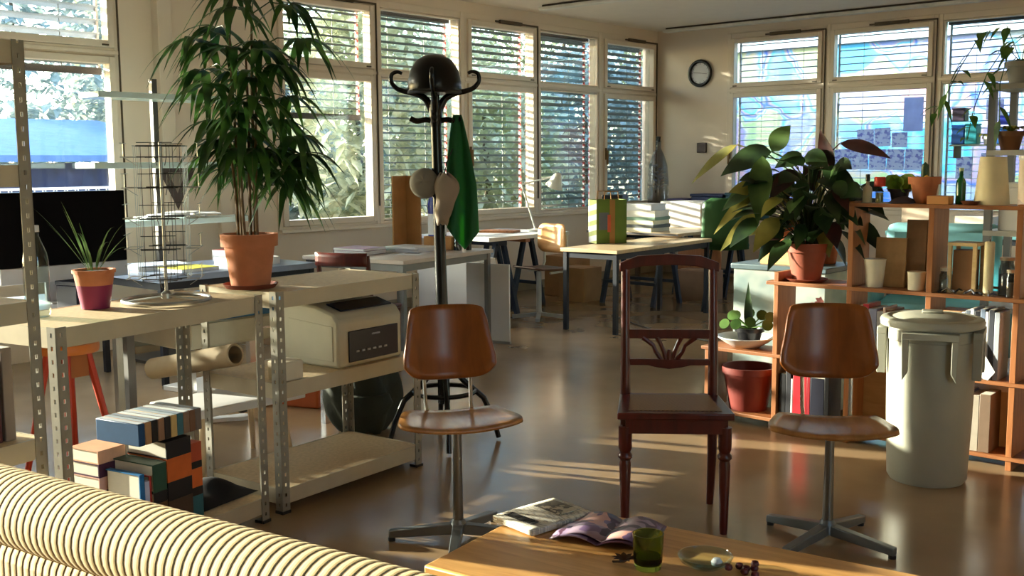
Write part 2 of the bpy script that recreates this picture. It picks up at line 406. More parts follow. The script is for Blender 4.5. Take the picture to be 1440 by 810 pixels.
spots = [(-3.5, 9.75, 4.5, 1.2, leafB, 'slim pale tree close outside the window above the desk'), (-6.6, 10.3, 3.6, 1.2, leafC, 'grey green bush outside the window beside the tall palm'),
         (-4.6, 13.3, 3.5, 1.5, leafB, 'yellow green shrub below the window behind the coat stand'), (-8.3, 13.7, 4.4, 1.5, leafA, 'dark leafy tree outside the window behind the coat stand'),
         (-5.6, 17.4, 4.2, 1.8, leafC, 'bluish tree outside the second tall window'), (-10, 17.9, 5.0, 1.9, leafB, 'pale tree outside the third tall window'),
         (-4.2, 21.2, 3.6, 1.3, leafA, 'dark tree outside the corner window'), (-11.2, 8.5, 6.6, 2.4, leafC, 'big bluish tree far behind the shed'),
         (-15.8, 14.9, 8.0, 3.0, leafB, 'tallest pale tree in the far garden'), (-11.5, 24.2, 8.5, 3.3, leafA, 'tall dark tree in the far corner of the garden')]
for s in spots: tree(*s)
sh = thing('garden_shed', 'low shed with a pale blue roof outside the window behind the monitor', 'shed', (-6.6, 5.6, -.42), R(3))
MB().b2((-1.2, -2.6, 0), (1.2, 2.6, 1.85)).build('wall', M('shed_wall', (50, 62, 96), .8, var=.3), sh)
MB().prism([(-1.5, 2.1), (1.5, 1.86), (1.5, 1.94), (-1.5, 2.5), (-1.6, 2.5), (-1.6, 2.1)], -2.9, 2.9, 'XZ').build('roof', M('shed_roof', (84, 122, 176), .5, var=.15), sh)
MB().b2((1.2, -1.8, .6), (1.24, 1.8, 1.5)).build('window', M('shed_window', (150, 176, 214), .2), sh)
fe = thing('garden_fence', 'white wire fence before the blue roofed shed', 'fence', (-4.6, 5.6, -.42), R(90))
f = MB()
for k in range(24): f.bar((-1.5+k*.13, 0, .3), (-1.5+k*.13+.1, 0, 1.55), .012); f.bar((-1.5+k*.13+.1, 0, .3), (-1.5+k*.13, 0, 1.55), .012)
f.build('wire', paperm, fe); f = MB()
for z in (.3, 1.55): f.bar((-1.6, 0, z), (1.7, 0, z), .03)
for x in (-1.6, 0, 1.7): f.bar((x, 0, 0), (x, 0, 1.62), .04)
f.build('rail', paperm, fe)
mural = PATCH('mural_paint', [(34, 108, 200), (160, 148, 172), (62, 168, 208), (174, 146, 154), (28, 94, 196), (174, 172, 190), (66, 158, 210), (176, 162, 146), (140, 172, 114), (184, 178, 160), (126, 126, 180), (176, 136, 144)], 1.5, fine=2.0)
mw = thing('painted_house_wall', 'house wall painted in blue, pink and white patches beyond the back windows', 'painted wall', (5.0, 17.5, -.42))
MB().b2((-8, 0, 0), (8, .3, 3.75)).build('wall', mural, mw, smooth=False)
MB().b2((-8.1, -.12, 3.75), (8.1, .42, 3.85)).build('coping', M('coping_grey', (190, 190, 196), .7), mw)
tree(5.6, 14.4, 3.3, 1.3, LEAF('garden_leaf_lime', (150, 190, 90), (196, 220, 140), .5), 'lime green shrub outside the back window behind the vine', 'garden_shrub')

# ================================================================== metal shelving
def angle_post(h, sx, sy, holes=True):
    """slotted L profile at a corner; sx, sy say which way the two flanges run"""
    m = MB(); w = .04; th = .003; hw = .009
    for ax in (0, 1):
        sg = sx if ax == 0 else sy
        def pl(u0, u1, z0, z1):
            a = (u0*sg, 0, z0) if ax == 0 else (0, u0*sg, z0)
            b = (u1*sg, th*sy, z1) if ax == 0 else (th*sx, u1*sg, z1)
            m.b2([min(p, q) for p, q in zip(a, b)], [max(p, q) for p, q in zip(a, b)])
        pl(0, w/2-hw/2, 0, h); pl(w/2+hw/2, w, 0, h)
        z = 0
        while z < h:
            pl(w/2-hw/2, w/2+hw/2, z, min(h, z+.028)); z += .042
    return m
def shelf_unit(label, loc, rz, L, D, H, levels):
    t = thing('metal_shelving_unit', label, 'shelf', loc, rz, 'boltless metal shelving by the sofa')
    for x, sx in ((0, 1), (L, -1)):
        for y, sy in ((0, 1), (D, -1)):
            o = angle_post(H, sx, sy).build('post', steel, t, smooth=False, loc=(x, y, 0))
            MB().box((.018*sx, .018*sy, .006), (.044, .044, .012)).build('foot_cap', blackplast, o)
    for z in levels:
        s = MB().b2((.006, .006, z-.012), (L-.006, D-.006, z)).build('shelf_board', chip, t, smooth=False)
        lip = MB(); h = .062
        lip.b2((.04, .004, z-h), (L-.04, .012, z+.001)); lip.b2((.04, D-.012, z-h), (L-.04, D-.004, z+.001))
        lip.b2((.004, .04, z-h), (.012, D-.04, z+.001)); lip.b2((L-.012, .04, z-h), (L-.004, D-.04, z+.001))
        lip.b2((.0402, .012, z-h), (L-.0402, .028, z-h+.008)); lip.build('edge_beam', beam, s, smooth=False)
    return t
RU = R(95); LU = R(102)
shelf_unit('waist high metal shelf unit carrying the beige printer', (4.145, 2.52, 0), RU, .85, .47, .9, (.10, .53, .895))
shelf_unit('waist high metal shelf unit with wire rack and terracotta pots on top', (4.36, 1.53, 0), LU, .93, .43, .9, (.10, .895))
shelf_unit('taller metal shelf unit cut off at the left edge of the photo', (4.527, 1.011, 0), LU, .45, .4, 1.76, (.585, 1.0, 1.40, 1.755))
SUN_E, SKY_E, EXPO = 11.0, .66, 1.66

def LW(u, v, z=0, base=(4.36, 1.53), ang=LU):          # along / into the left shelf unit -> world
    c, s = math.cos(ang), math.sin(ang); return (base[0]+u*c-v*s, base[1]+u*s+v*c, z)
def RW(u, v, z=0): return LW(u, v, z, (4.145, 2.52), RU)
def pot_profile(r0, r1, h, rim=.028, rt=.006):
    return [(0, 0), (r0, 0), (r0+(r1-r0)*(1-rim/h), h-rim), (r1+rt, h-rim), (r1+rt*1.3, h), (r1-.008, h), (r1-.012, h-.02), (0, h-.022)]
def plant_pot(parent, r0, r1, h, mat, z=0, rim=.028, soil=True):
    p = MB().lathe(pot_profile(r0, r1, h, rim), (0, 0, z)).build('pot', mat, parent)
    if soil: MB().lathe([(0, 0), (r1-.016, 0), (r1-.02, .006), (0, .012)], (0, 0, z+h-.022)).build('soil', soilm, parent)
    return p

# ------------------------------------------------------------------ tall bamboo palm
pm = LEAF('palm_leaf', (28, 62, 30), (70, 110, 46), .3, .35)
pl = thing('potted_palm', 'tall bamboo palm in a terracotta pot on the metal shelf', 'plant', RW(.075, .235, .897), R(41))
MB().lathe([(0, 0), (.098, 0), (.112, .018), (.106, .018), (.094, .006), (0, .006)]).build('saucer', terradark, pl)
plant_pot(pl, .078, .108, .215, terra, .006, .05)
hubs = [(-.14, 1.0), (.0, 1.04), (-.06, 1.15), (.1, 1.12), (.2, 1.06), (-.2, .83), (-.1, .75), (.04, .78), (.15, .83), (-.13, .62), (-.01, .64), (.13, .62), (.2, .55), (-.07, .5), (.07, .5), (.2, .42), (.0, .42), (-.12, .44), (.14, .36), (-.03, .9), (.06, .93), (-.16, .93), (.17, .71), (.08, .7), (-.22, .95), (.22, .95), (.04, .68), (-.07, .7), (-.03, .55), (.03, .58), (.11, .5), (-.12, .54), (.16, .46), (.08, .4), (-.06, .42), (.0, .5), (.06, .8), (-.05, .82), (.1, .88), (.24, .48)]
stems = [(-.03, 0, 1.0), (.02, .02, 1.1), (.035, -.02, .85), (-.01, -.03, .7), (0, .035, .95), (-.045, .02, .6)]
cane = M('palm_cane', (106, 84, 56), .7, var=.25, scale=20)
sp_pts = []
for k, (x, y, h) in enumerate(stems):
    pts = [(x*(1+.6*i/6), y*(1+.6*i/6)+.01*math.sin(i+k), .2+(h-.2)*i/6) for i in range(7)]
    MB().tube(pts, [.008-.0006*i for i in range(7)], 6).build('cane', cane, pl); sp_pts += pts
for hx, hz in hubs:
    hy = rnd.uniform(-.16, .16); hub = Vector((hx, hy, hz+.06))
    st = min((Vector(p) for p in sp_pts), key=lambda p: (p-hub).length+max(0, p.z-hub.z)*2)
    m = MB(); mid = (st+hub)/2+Vector((0, 0, .03))
    m.tube([st, mid, hub], [.003, .0025, .002], 5)
    out = Vector((hx-st.x, hy-st.y, 0)); a0 = math.atan2(out.y, out.x) if out.length > .01 else rnd.uniform(0, 6)
    nl = rnd.randint(8, 10)
    for q in range(nl):
        a = a0+R(-120+240*q/(nl-1))+rnd.uniform(-.15, .15)
        m.leaf(hub, (math.cos(a), math.sin(a), rnd.uniform(-.05, .35)), rnd.uniform(.14, .23), rnd.uniform(.032, .046), rnd.uniform(.6, 1.2), .2, n=6, shape=.6)
    m.build('frond', pm, pl, normals=False)

# ------------------------------------------------------------------ small pot with spiky plant on the left unit
t = thing('spider_plant', 'small spiky plant in a terracotta pot with a purple painted base', 'plant', LW(.395, .29, .897))
t.scale = (.87, .87, .87)
MB().lathe([(0, 0), (.055, 0), (.0705, .096), (0, .096)]).build('painted_band', M('purple_paint', (132, 30, 74), .5), t)
MB().lathe([(.0706, .0962), (.079, .145), (.084, .145), (.085, .158), (.074, .158), (.07, .14), (.0, .14), (0, .0962)]).build('pot', terra, t)
MB().lathe([(0, .1402), (.069, .1402), (.06, .15), (0, .152)]).build('soil', soilm, t)
m = MB()
for k in range(15):
    a = rnd.uniform(0, 6.28); m.leaf((.02*math.cos(a), .02*math.sin(a), .148), (math.cos(a)*.5, math.sin(a)*.5, rnd.uniform(.6, 1.6)), rnd.uniform(.22, .4), .009, rnd.uniform(.1, .6), .3, n=6, shape=.5)
m.build('foliage', LEAF('spider_leaf', (60, 92, 52), (110, 136, 84), .35), t, normals=False)

# ------------------------------------------------------------------ clear water bottle
t = thing('water_bottle', 'clear plastic water bottle on the shelf beside the purple based pot', 'bottle', LW(.155, .28, .897))
MB().lathe([(0, .003), (.034, 0), (.041, .012), (.041, .06), (.038, .075), (.041, .09), (.041, .185), (.036, .215), (.018, .262), (.0145, .27), (.0145, .285)], n=24).build('body', clear, t)
MB().lathe([(0, .284), (.017, .284), (.017, .304), (.015, .306), (0, .306)], n=20).build('cap', paperm, t)

# ------------------------------------------------------------------ revolving wire rack
wirem = M('rack_wire', (176, 176, 172), .35, metal=.8)
darkwire = M('rack_wire_dark', (52, 50, 48), .4, metal=.5)
t = thing('wire_display_rack', 'revolving wire card rack with a flat ring base on the shelf', 'display rack', LW(.64, .2, .897), R(20))
bs = MB().ring((0, 0, .008), .155, .007).build('base_ring', wirem, t)
m = MB()
for a in (0, 120, 240): m.bar((0, 0, .022), (.153*math.cos(R(a)), .153*math.sin(R(a)), .011), .014, .005)
m.lathe([(0, .012), (.02, .012), (.02, .03), (.01, .04), (0, .04)]); m.build('base_spoke', wirem, t)
MB().cyl((0, 0, .03), (0, 0, .585), .006).build('centre_post', wirem, t)
for k in range(4):
    a = R(90*k+30); c, s = math.cos(a), math.sin(a); m = MB()
    def W(u, d, z): return (c*d-s*u, s*d+c*u, z)
    for u in (-.055, -.018, .018, .055): m.tube([W(u, .085, .09), W(u, .085, .57)], .0014, 4)
    for z in (.09, .2, .31, .42, .53, .57):
        m.tube([W(-.07, .085, z), W(.07, .085, z)], .0018, 4)
        if z < .55: m.tube([W(-.06, .085, z), W(-.06, .13, z), W(.06, .13, z), W(.06, .085, z)], .0014, 4); m.tube([W(0, .085, z-.03), W(0, .13, z), W(0, .13, z+.05)], .0014, 4); m.tube([W(-.06, .13, z+.05), W(.06, .13, z+.05)], .0014, 4)
    m.build('wire_pocket', darkwire if k % 2 else wirem, t)
for z in (.09, .57): MB().ring((0, 0, z), .085, .002, 32, 5).build('hoop', darkwire, t)
for k in range(3):
    a = R(120*k); MB().cyl((0, 0, .57), (.085*math.cos(a), .085*math.sin(a), .57), .002, n=5).build('hoop_spoke', darkwire, t)

# ------------------------------------------------------------------ printer and things on the middle shelf
t = thing('laser_printer', 'beige laser printer with dark blue front panel on the middle shelf', 'printer', RW(.36, .03, .5305), RU)
pw, pd = .40, .41
prof = [(0, .0), (pd, 0), (pd, .2), (pd-.05, .25), (.3, .27), (.14, .262), (.03, .235), (0, .2)]
MB().prism(prof, 0, pw, 'YZ').build('body', creamplast, t, bevel=.012)
MB().b2((.06, -.006, .02), (pw-.03, .0, .155)).build('front_panel', M('navy_panel', (8, 12, 32), .3), t, bevel=.003)
MB().prism([(.03, .2375), (.12, .2610), (.12, .268), (.03, .2445)], .05, pw-.03, 'YZ').build('control_cover', M('navy_gloss', (22, 30, 50), .25), t, bevel=.003)
MB().prism([(.17, .266), (.31, .2712), (.31, .275), (.17, .272)], .05, pw-.07, 'YZ').build('output_slot', blackplast, t)
for k in range(6): MB().b2((.1+k*.035, -.0095, .06), (.118+k*.035, -.006, .068)).build('button', M('button_grey', (170, 176, 190), .4), t)
MB().b2((.2, -.008, .125), (.25, -.006, .132)).build('badge', MATS['button_grey'], t)
MB().prism([(.03, .03), (.3, .03), (.3, .2), (.03, .18)], -.004, 0, 'YZ').build('side_cover', creamplast, t, bevel=.003)
b_ = thing('small_box', 'small cream cardboard box on the middle shelf before the printer', 'box', RW(.05, .02, .531), RU)
MB().b2((0, 0, 0), (.10, .1, .075)).build('carton', M('cream_card', (214, 202, 176), .8), b_, bevel=.003)
MB().b2((.003, .003, .075), (.097, .097, .0775)).build('lid', MATS['cream_card'], b_, bevel=.002)
t = thing('paper_tube', 'rolled paper tube lying across the shelf left of the printer', 'paper roll', (3.7, 2.42, .585), R(8))
MB().lathe([(.045, -.26), (.045, .26), (.036, .26), (.036, -.26), (.045, -.26)]).xf(Matrix.Rotation(R(78), 4, 'Y')).build('tube', M('kraft_tube', (168, 150, 122), .8), t)

# ------------------------------------------------------------------ stack of books on the bottom shelf
def book(label, loc, rz, s, cover, group=None, axis='z', parent=None, pages=(226, 220, 204)):
    """s = (length, width, thickness); lies flat with its spine towards local -y; pages show on the other sides"""
    L, Wd, T = s; t_ = min(.004, T*.14)
    m = MB().prism([(0, 0), (Wd, 0), (Wd, t_), (t_*1.2, t_), (t_*1.2, T-t_), (Wd, T-t_), (Wd, T), (0, T)], 0, L, 'YZ')
    o = m.build('book', cover, None, smooth=False)
    pg = MB().b2((.004, t_*1.2, t_), (L-.004, Wd-.004, T-t_)).build('pages', M('book_pages', pages, .85, var=.05, scale=40, stretch=(1, 1, 30)), o, smooth=False)
    o.location = loc
    o.rotation_euler = {'z': (0, 0, rz), 'up': (R(90), 0, rz), 'stand': (R(90), R(-90), rz)}[axis]
    return tag(o, label, 'book', group)
CV = lambda n, c: M('cover_'+n, c, .45, var=.08, scale=20)
grp = 'books stacked on the bottom shelf'
# lower piles, front faces on local y=.03 (towards the aisle)
lay = [(.17, .14, .068, 'dark brown', (70, 50, 36), 'second from the bottom of the middle pile'), (.17, .14, .068, 'black', (16, 16, 24), 'third from the bottom of the middle pile'),
       (.17, .14, .085, 'orange', (206, 100, 42), 'middle of the pile'), (.17, .14, .062, 'black', (20, 20, 26), 'just under the top row')]
z = .1005
def BK(u, v, z): return LW(.36+(u-.425)*.86, v, z)
book('dark book at the very bottom of the middle book pile', BK(.55, .05, z), LU, (.115, .2, .035), CV('charcoal', (40, 38, 40)), grp); z += .0355
for L_, W_, T_, n, c, wh in lay:
    book('%s book, %s of the shelf stack' % (n, wh), BK(.55, .05, z), LU, (.115, .2, T_), CV(n.replace(' ', '_'), c), grp); z += T_+.0005
ztop = z
z = .1005; cols = [('teal', (40, 96, 104), .085, 'lowest'), ('black', (18, 18, 22), .03, 'second'), ('orange', (214, 104, 44), .07, 'third'), ('black', (22, 20, 22), .025, 'fourth'), ('rust red', (178, 74, 46), .07, 'topmost')]
for n, c, T_, wh in cols:
    book('%s book, %s in the right hand pile under the striped row' % (n, wh), BK(.69, .06, z), LU, (.055, .18, T_), CV(n.replace(' ', '_')+wh, c), grp); z += T_+.001
z = .1005; cols = [('grey green', (120, 126, 100), .07, 'lowest'), ('brown', (90, 66, 44), .04, 'second'), ('black', (24, 22, 26), .04, 'third'), ('dark green', (40, 78, 62), .10, 'topmost')]
for n, c, T_, wh in cols:
    book('%s book, %s in the left pile under the striped row' % (n, wh), BK(.475, .05, z), LU, (.06, .2, T_), CV(n.replace(' ', '_')+wh, c), grp); z += T_+.001
for n, c, u, h in (('red', (186, 60, 52), .464, .215), ('white and blue', (190, 196, 224), .44, .20), ('blue', (34, 110, 168), .415, .23)):
    book('tall %s book standing at the left end of the stack' % n, BK(u, .06, .1005), LU, (.008 if n == 'red' else .02, .17, h), CV(n.replace(' ', '_'), c), grp)
for k in range(6):
    n, c = [('black', (24, 22, 30)), ('pink', (212, 150, 138)), ('navy', (34, 32, 60)), ('pale pink', (216, 170, 156)), ('plum', (70, 36, 60)), ('peach', (220, 170, 140))][k]
    book('thin %s magazine in the far left pile of the stack' % n, BK(.40, .25, .1005+k*.049), LU, (.12, .15, .048), CV('thin_'+n.replace(' ', '_'), c), grp)
# top row: nine small books on their long edges
rowc = [('blue', (20, 68, 110)), ('tan', (176, 134, 92)), ('black', (26, 22, 22)), ('brown', (150, 112, 84)), ('dark', (30, 28, 30)), ('yellow tan', (206, 172, 108)), ('blue green', (50, 104, 118)), ('dusty brown', (136, 108, 86)), ('umber', (120, 84, 60)), ('grey brown', (112, 100, 92))]
place = ['first from the left', 'second from the left', 'third from the left', 'fourth from the left', 'fifth from the left', 'fifth from the right', 'fourth from the right', 'third from the right', 'second from the right', 'last on the right']
for k, (n, c) in enumerate(rowc):
    w = .029; m = MB().box((0, 0, .0395), (w-.001, .215, .079))
    o = m.build('book', CV('row_'+n.replace(' ', '_'), c), None, bevel=.003)
    MB().b2((-w/2+.004, -.103, .079), (w/2-.004, .103, .0805)).build('pages', M('grey_pages_%d' % (k % 4), [(176, 182, 190), (150, 160, 170), (120, 132, 146), (196, 204, 206)][k % 4], .6), o)
    o.location = BK(.425+k*.0342, .155, ztop+.012); o.rotation_euler = (0, 0, LU)
    tag(o, '%s spined book, %s in the striped top row' % (n, place[k]), 'book', grp)
t = thing('loose_papers', 'crumpled magazines lying left of the book stack', 'papers', BK(.27, .2, .1005), LU)
for k in range(3):
    MB().grid(lambda u, v, k=k: (-.1+u*.2+.02*k, -.1+v*.2, .004+k*.012+.012*math.sin(3*u+k)*math.sin(4*v+k*2)+.012), 8, 8).build('sheet', PRINT('magazine_page', (206, 204, 200), (90, 84, 80), (40, 30, 40)), t, solid=.002)
t = thing('shoe_bag', 'crumpled black cloth bag on the bottom shelf behind the posts', 'bag', LW(.86, .2, .1005), LU)
MB().grid(lambda u, v: (-.05+.3*(u-.5)+.3*0, .24*(v-.5), .004+.055*(math.sin(PI*u)*math.sin(PI*v))**.6*(1+.35*math.sin(11*u+3*v))), 22, 16).build('cloth', M('black_cloth', (22, 20, 22), .9), t)

# ------------------------------------------------------------------ sofa
SO = (5.18, .93); sa = math.atan2(.145, 1.06)
cord = STRIPES('corduroy', [(0, rgb(78, 58, 36)), (.09, rgb(92, 70, 44)), (.17, rgb(196, 172, 124)), (.5, rgb(216, 196, 152)), (.62, rgb(196, 168, 118)), (.68, rgb(206, 182, 134)), (.9, rgb(196, 170, 122)), (.96, rgb(96, 72, 46)), (1, rgb(78, 58, 36))], 'X', .0235)
t = thing('corduroy_sofa', 'beige striped corduroy sofa with a rolled back in the foreground', 'sofa', (SO[0]-.62, SO[1]-.055, 0), sa)
SL = 2.05
roll = []
for i in range(28):
    a = 2*PI*i/28; roll.append((.055+.09*math.cos(a)*(1.0), .638+.082*math.sin(a)))
MB().prism(roll, 0, SL, 'YZ').build('back_roll', cord, t, bevel=.012)
MB().prism([(.0, .10), (.14, .10), (.16, .595), (.02, .60), (-.012, .56), (-.015, .2)], .012, SL-.012, 'YZ').build('back_panel', cord, t, bevel=.015)
MB().prism([(.16, .16), (.63, .16), (.65, .2), (.65, .38), (.62, .42), (.18, .40)], .02, SL-.02, 'YZ').build('seat_cushion', cord, t, bevel=.02)
for x in (.06, SL-.06):
    for y in (.06, .57): MB().cyl((x, y, 0), (x, y, .165), .022, .03).build('leg', M('sofa_leg', (70, 46, 28), .5), t)

# ------------------------------------------------------------------ coffee table and what lies on it
ta = R(8)
t = thing('coffee_table', 'low oak coffee table with sun streaks in the foreground', 'table', (5.80, 1.70, 0), ta)
MB().b2((0, 0, .41), (1.25, .56, .45)).build('table_top', oak, t, bevel=.006)
MB().b2((.06, .05, .34), (1.19, .51, .409)).build('apron', oak, t)
for x in (.09, 1.16):
    for y in (.08, .48): MB().b2((x-.028, y-.028, 0), (x+.028, y+.028, .405)).build('leg', oak, t, bevel=.004)
def TW(u, v, z=.4505):
    c, s = math.cos(ta), math.sin(ta); return (5.80+u*c-v*s, 1.70+u*s+v*c, z)
news = PRINT('newsprint', (220, 214, 198), (176, 170, 158), (60, 190, 1), .6)
t = thing('newspaper', 'folded newspaper at the far end of the oak table', 'newspaper', TW(.075, .425), R(-16)+ta)
t.scale = (.78, .78, .9)
def sheet(w, h, z, amp, ph): return lambda u, v: ((u-.5)*w, (v-.5)*h, z+amp*math.sin(PI*u+ph)*math.sin(2.2*v+.4))
for k in range(4):
    MB().grid(sheet(.2, .285, .004+k*.0045, .004, .2*k), 10, 10).build('folded_page', news, t, solid=.0035)
m = MB(); x = -.075
for wd in (.012, .026, .010, .026, .024, .012):
    m.b2((x, -.112, .0215), (x+wd, -.075, .0235)); x += wd+.005
m.build('headline', M('news_ink', (40, 38, 38), .8), t)
MB().b2((-.07, .02, .0235), (.06, .115, .0255)).build('photograph', PATCH('news_photo', [(120, 112, 100), (168, 160, 140), (90, 86, 80), (190, 180, 160)], 14, fine=20), t)
t = thing('magazine', 'open purple magazine with curled pages beside the newspaper', 'magazine', TW(.275, .42), R(10)+ta)
purp = PATCH('purple_print', [(84, 60, 100), (50, 36, 64), (96, 74, 110), (70, 50, 84), (170, 120, 120), (60, 46, 76), (150, 130, 160), (80, 46, 66)], 16, .35, 8)
MB().grid(lambda u, v: ((u-.5)*.25, (v-.5)*.2, .004+.02*abs(math.sin(PI*u*2))*.8+.004*math.sin(6*v)), 18, 8).build('cover', purp, t, solid=.003)
MB().grid(lambda u, v: ((u-.5)*.22+.01, (v-.5)*.18-.004, .012+.02*abs(math.sin(PI*u*2))*.8+.003*math.sin(6*v)), 18, 8).build('inner_page', PATCH('pale_print', [(110, 86, 124), (76, 54, 84), (200, 150, 140), (64, 46, 74), (150, 130, 150)], 18, .35, 8), t, solid=.002)
t = thing('green_glass', 'short green glass tumbler on the near side of the oak table', 'glass', TW(.46, .265), ta)
MB().lathe([(0, .0), (.03, 0), (.034, .02), (.037, .085), (.034, .085), (.031, .02), (.026, .012), (0, .012)]).build('tumbler', M('green_glass', (170, 196, 90), .08, trans=1, ior=1.3, var=.05), t)
MB().lathe([(0, .013), (.029, .013), (.0305, .03), (0, .031)]).build('drink', M('olive_drink', (130, 140, 40), .2), t)
t = thing('glass_bowl', 'small clear glass dish lying right of the green tumbler', 'dish', TW(.57, .345), ta)
MB().lathe([(0, 0), (.035, 0), (.06, .016), (.065, .028), (.062, .028), (.055, .018), (.034, .005), (0, .005)]).build('dish', clear, t)
MB().lathe([(0, .0055), (.012, .006), (.014, .014), (.008, .022), (0, .023)], (.025, .01, 0)).build('glass_knob', M('pale_glass', (210, 220, 224), .15), t)
t = thing('dried_sprig', 'small dark dried twig beside the green tumbler', 'twig', TW(.405, .25), ta)
m = MB()
for a in range(0, 360, 40): m.leaf((0, 0, .012), (math.cos(R(a)), math.sin(R(a)), .5), .035, .016, .2, .2, n=4)
m.tube([(-.03, 0, .004), (0, 0, .01), (.03, .01, .03)], .003, 5); m.build('twig', M('dry_brown', (70, 46, 38), .9), t, normals=False)
t = thing('raisin_heap', 'cluster of dark red dried berries on the table', 'berries', TW(.665, .36), ta)
for k in range(9):
    a = k*.7; MB().lathe([(0, -.009), (.008, -.005), (.01, .0), (.008, .006), (0, .009)], (.02*math.cos(a)*(k % 3), .02*math.sin(a)*(k % 3), .0095), 10).build('berry', M('berry_red', (90, 24, 30), .5), t)

# ------------------------------------------------------------------ moulded plywood chairs
def shell_chair(label, loc, rz, feet, lift=0):
    t = thing('plywood_chair', label, 'chair', loc, rz, 'moulded plywood chairs')
    so = smooth_outline([(-.15, .135), (0, .145), (.15, .135), (.19, .09), (.213, .0), (.225, -.08), (.205, -.125), (.09, -.135), (-.09, -.135), (-.205, -.125), (-.225, -.08), (-.213, .0), (-.19, .09)])
    def sf(x, y):
        q = y/.16
        return (x, y, .436+lift-.012*(1-min(1, (x/.22)**2))+.012*q*abs(q)*(1 if q > 0 else -.2) - (.006*max(0, -q-.6)/.4)+.012*(x/.22)**2)
    MB().disc(so, sf, 6).build('seat', plyseat, t, solid=.013)
    bo = smooth_outline([(-.105, .135), (0, .138), (.105, .135), (.127, .105), (.14, .02), (.152, -.055), (.145, -.09), (.10, -.128), (0, -.138), (-.10, -.128), (-.145, -.09), (-.152, -.055), (-.14, .02), (-.127, .105)])
    def bf(x, z):
        x *= 1.15
        return (x, .175+.05*(z+.13)/.27-.055*(x/.15)**2+.02*max(0, -z-.06)/.08*-1, .722+z)
    MB().disc(bo, bf, 6).build('backrest', ply, t, solid=.011)
    for sx in (-1, 1):
        MB().tube([(.075*sx, .03, .418+lift), (.085*sx, .14, .425+lift), (.088*sx, .172, .47+lift), (.09*sx, .185, .60)], .0075, 8).build('back_support', chrome, t)
    MB().tube([(0, -.0, .05), (0, 0, .415+lift)], [.02, .016], 14).build('post', M('brushed_post', (120, 118, 112), .35, metal=.8), t)
    MB().b2((-.06, -.06, .405+lift), (.06, .06, .417+lift)).build('mount_plate', blackplast, t, bevel=.004)
    MB().lathe([(.03, .035), (.03, .07), (.022, .085), (0, .085)]).build('hub', M('base_grey', (112, 116, 118), .4, metal=.5), t)
    for a in feet:
        c, s = math.cos(R(a)-rz), math.sin(R(a)-rz)
        m = MB(); m.add([Vector((c*r-s*w, s*r+c*w, z)) for r, w, z in ((.02, -.02, .03), (.02, .02, .03), (.02, .02, .07), (.02, -.02, .07), (.26, -.016, .012), (.26, .016, .012), (.26, .016, .04), (.26, -.016, .04))],
                        [(0, 1, 2, 3), (7, 6, 5, 4), (0, 4, 5, 1), (1, 5, 6, 2), (2, 6, 7, 3), (3, 7, 4, 0)])
        f = m.build('base_arm', MATS['base_grey'], t, bevel=.004)
        MB().cyl((c*.25, s*.25, 0), (c*.25, s*.25, .0125), .014, n=12).build('glide', blackplast, f)
    return t
shell_chair('moulded plywood chair standing in front of the coat stand', (4.89, 2.76, 0), R(55), (219, 309, 39, 101), .025)
shell_chair('moulded plywood chair standing beside the grey bin', (5.94, 3.63, 0), R(30), (85, 172, 262, 357))

# ------------------------------------------------------------------ old dining chair with caned seat
t = thing('dining_chair', 'old dark red wooden chair with a caned seat', 'chair', (5.368, 3.465, 0), R(37))
t.scale = (1.06, 1, 1.03)
fw, bw, dp = .205, .165, .18
def turned(h):
    return [(0, 0), (.013, 0), (.015, .02), (.021, h-.14), (.018, h-.125), (.026, h-.115), (.026, h-.105), (.019, h-.095), (.024, h-.08), (.024, h)]
for sx in (-1, 1):
    MB().lathe(turned(.40), (sx*(fw-.03), -dp+.03, 0), 16).build('leg', redwood, t)
    MB().tube([(sx*bw, dp-.02+.05, 0), (sx*bw, dp-.02, .2), (sx*bw, dp-.02, .47), (sx*bw*1.0, dp+.0, .7), (sx*bw*1.0, dp+.045, .955)], [.014, .018, .02, .018, .018], 10).build('back_post', redwood, t)
outl = [(-fw, -dp), (fw, -dp), (bw+.02, dp), (-bw-.02, dp)]
fr = MB()
fr.prism(outl, .43, .455); 
fr.build('seat_frame', redwood, t, bevel=.005)
ap = MB(); ap.bar((-fw+.03, -dp+.02, .405), (fw-.03, -dp+.02, .405), .02, .055)
for sx in (-1, 1): ap.bar((sx*(fw-.03), -dp+.03, .405), (sx*bw, dp-.03, .405), .02, .055)
ap.bar((-bw, dp-.03, .405), (bw, dp-.03, .405), .02, .055); ap.build('apron', redwood, t)
can, nt, b = nodes('cane_weave')
v = coords(nt, (1, 1, 1)); ck = N(nt, 'ShaderNodeTexChecker'); ck.inputs['Scale'].default_value = 130
ck.inputs['Color1'].default_value = rgb(150, 112, 70); ck.inputs['Color2'].default_value = rgb(96, 66, 40); nt.links.new(v, ck.inputs['Vector']); nt.links.new(ck.outputs['Color'], b.inputs['Base Color'])
MB().prism([(-fw+.04, -dp+.04), (fw-.04, -dp+.04), (bw-.02, dp-.045), (-bw+.02, dp-.045)], .4552, .4575).build('cane_panel', can, t)
m = MB()
arc = [(-bw-.022, .93), (-bw-.022, .965), (-.12, .992), (0, 1.0), (.12, .992), (bw+.022, .965), (bw+.022, .93), (.1, .952), (0, .957), (-.1, .952)]
m.prism(arc, dp+.025, dp+.052, 'XZ'); m.build('top_rail', redwood, t, bevel=.004)
MB().bar((-bw, dp+.0, .69), (bw, dp+.0, .69), .022, .035).build('cross_rail', redwood, t, bevel=.003)
MB().prism([(-bw, .568), (-.08, .568), (-.05, .56), (0, .553), (.05, .56), (.08, .568), (bw, .568), (bw, .592), (-bw, .592)], dp-.018, dp+.002, 'XZ').build('lower_rail', redwood, t, bevel=.003)
m = MB()
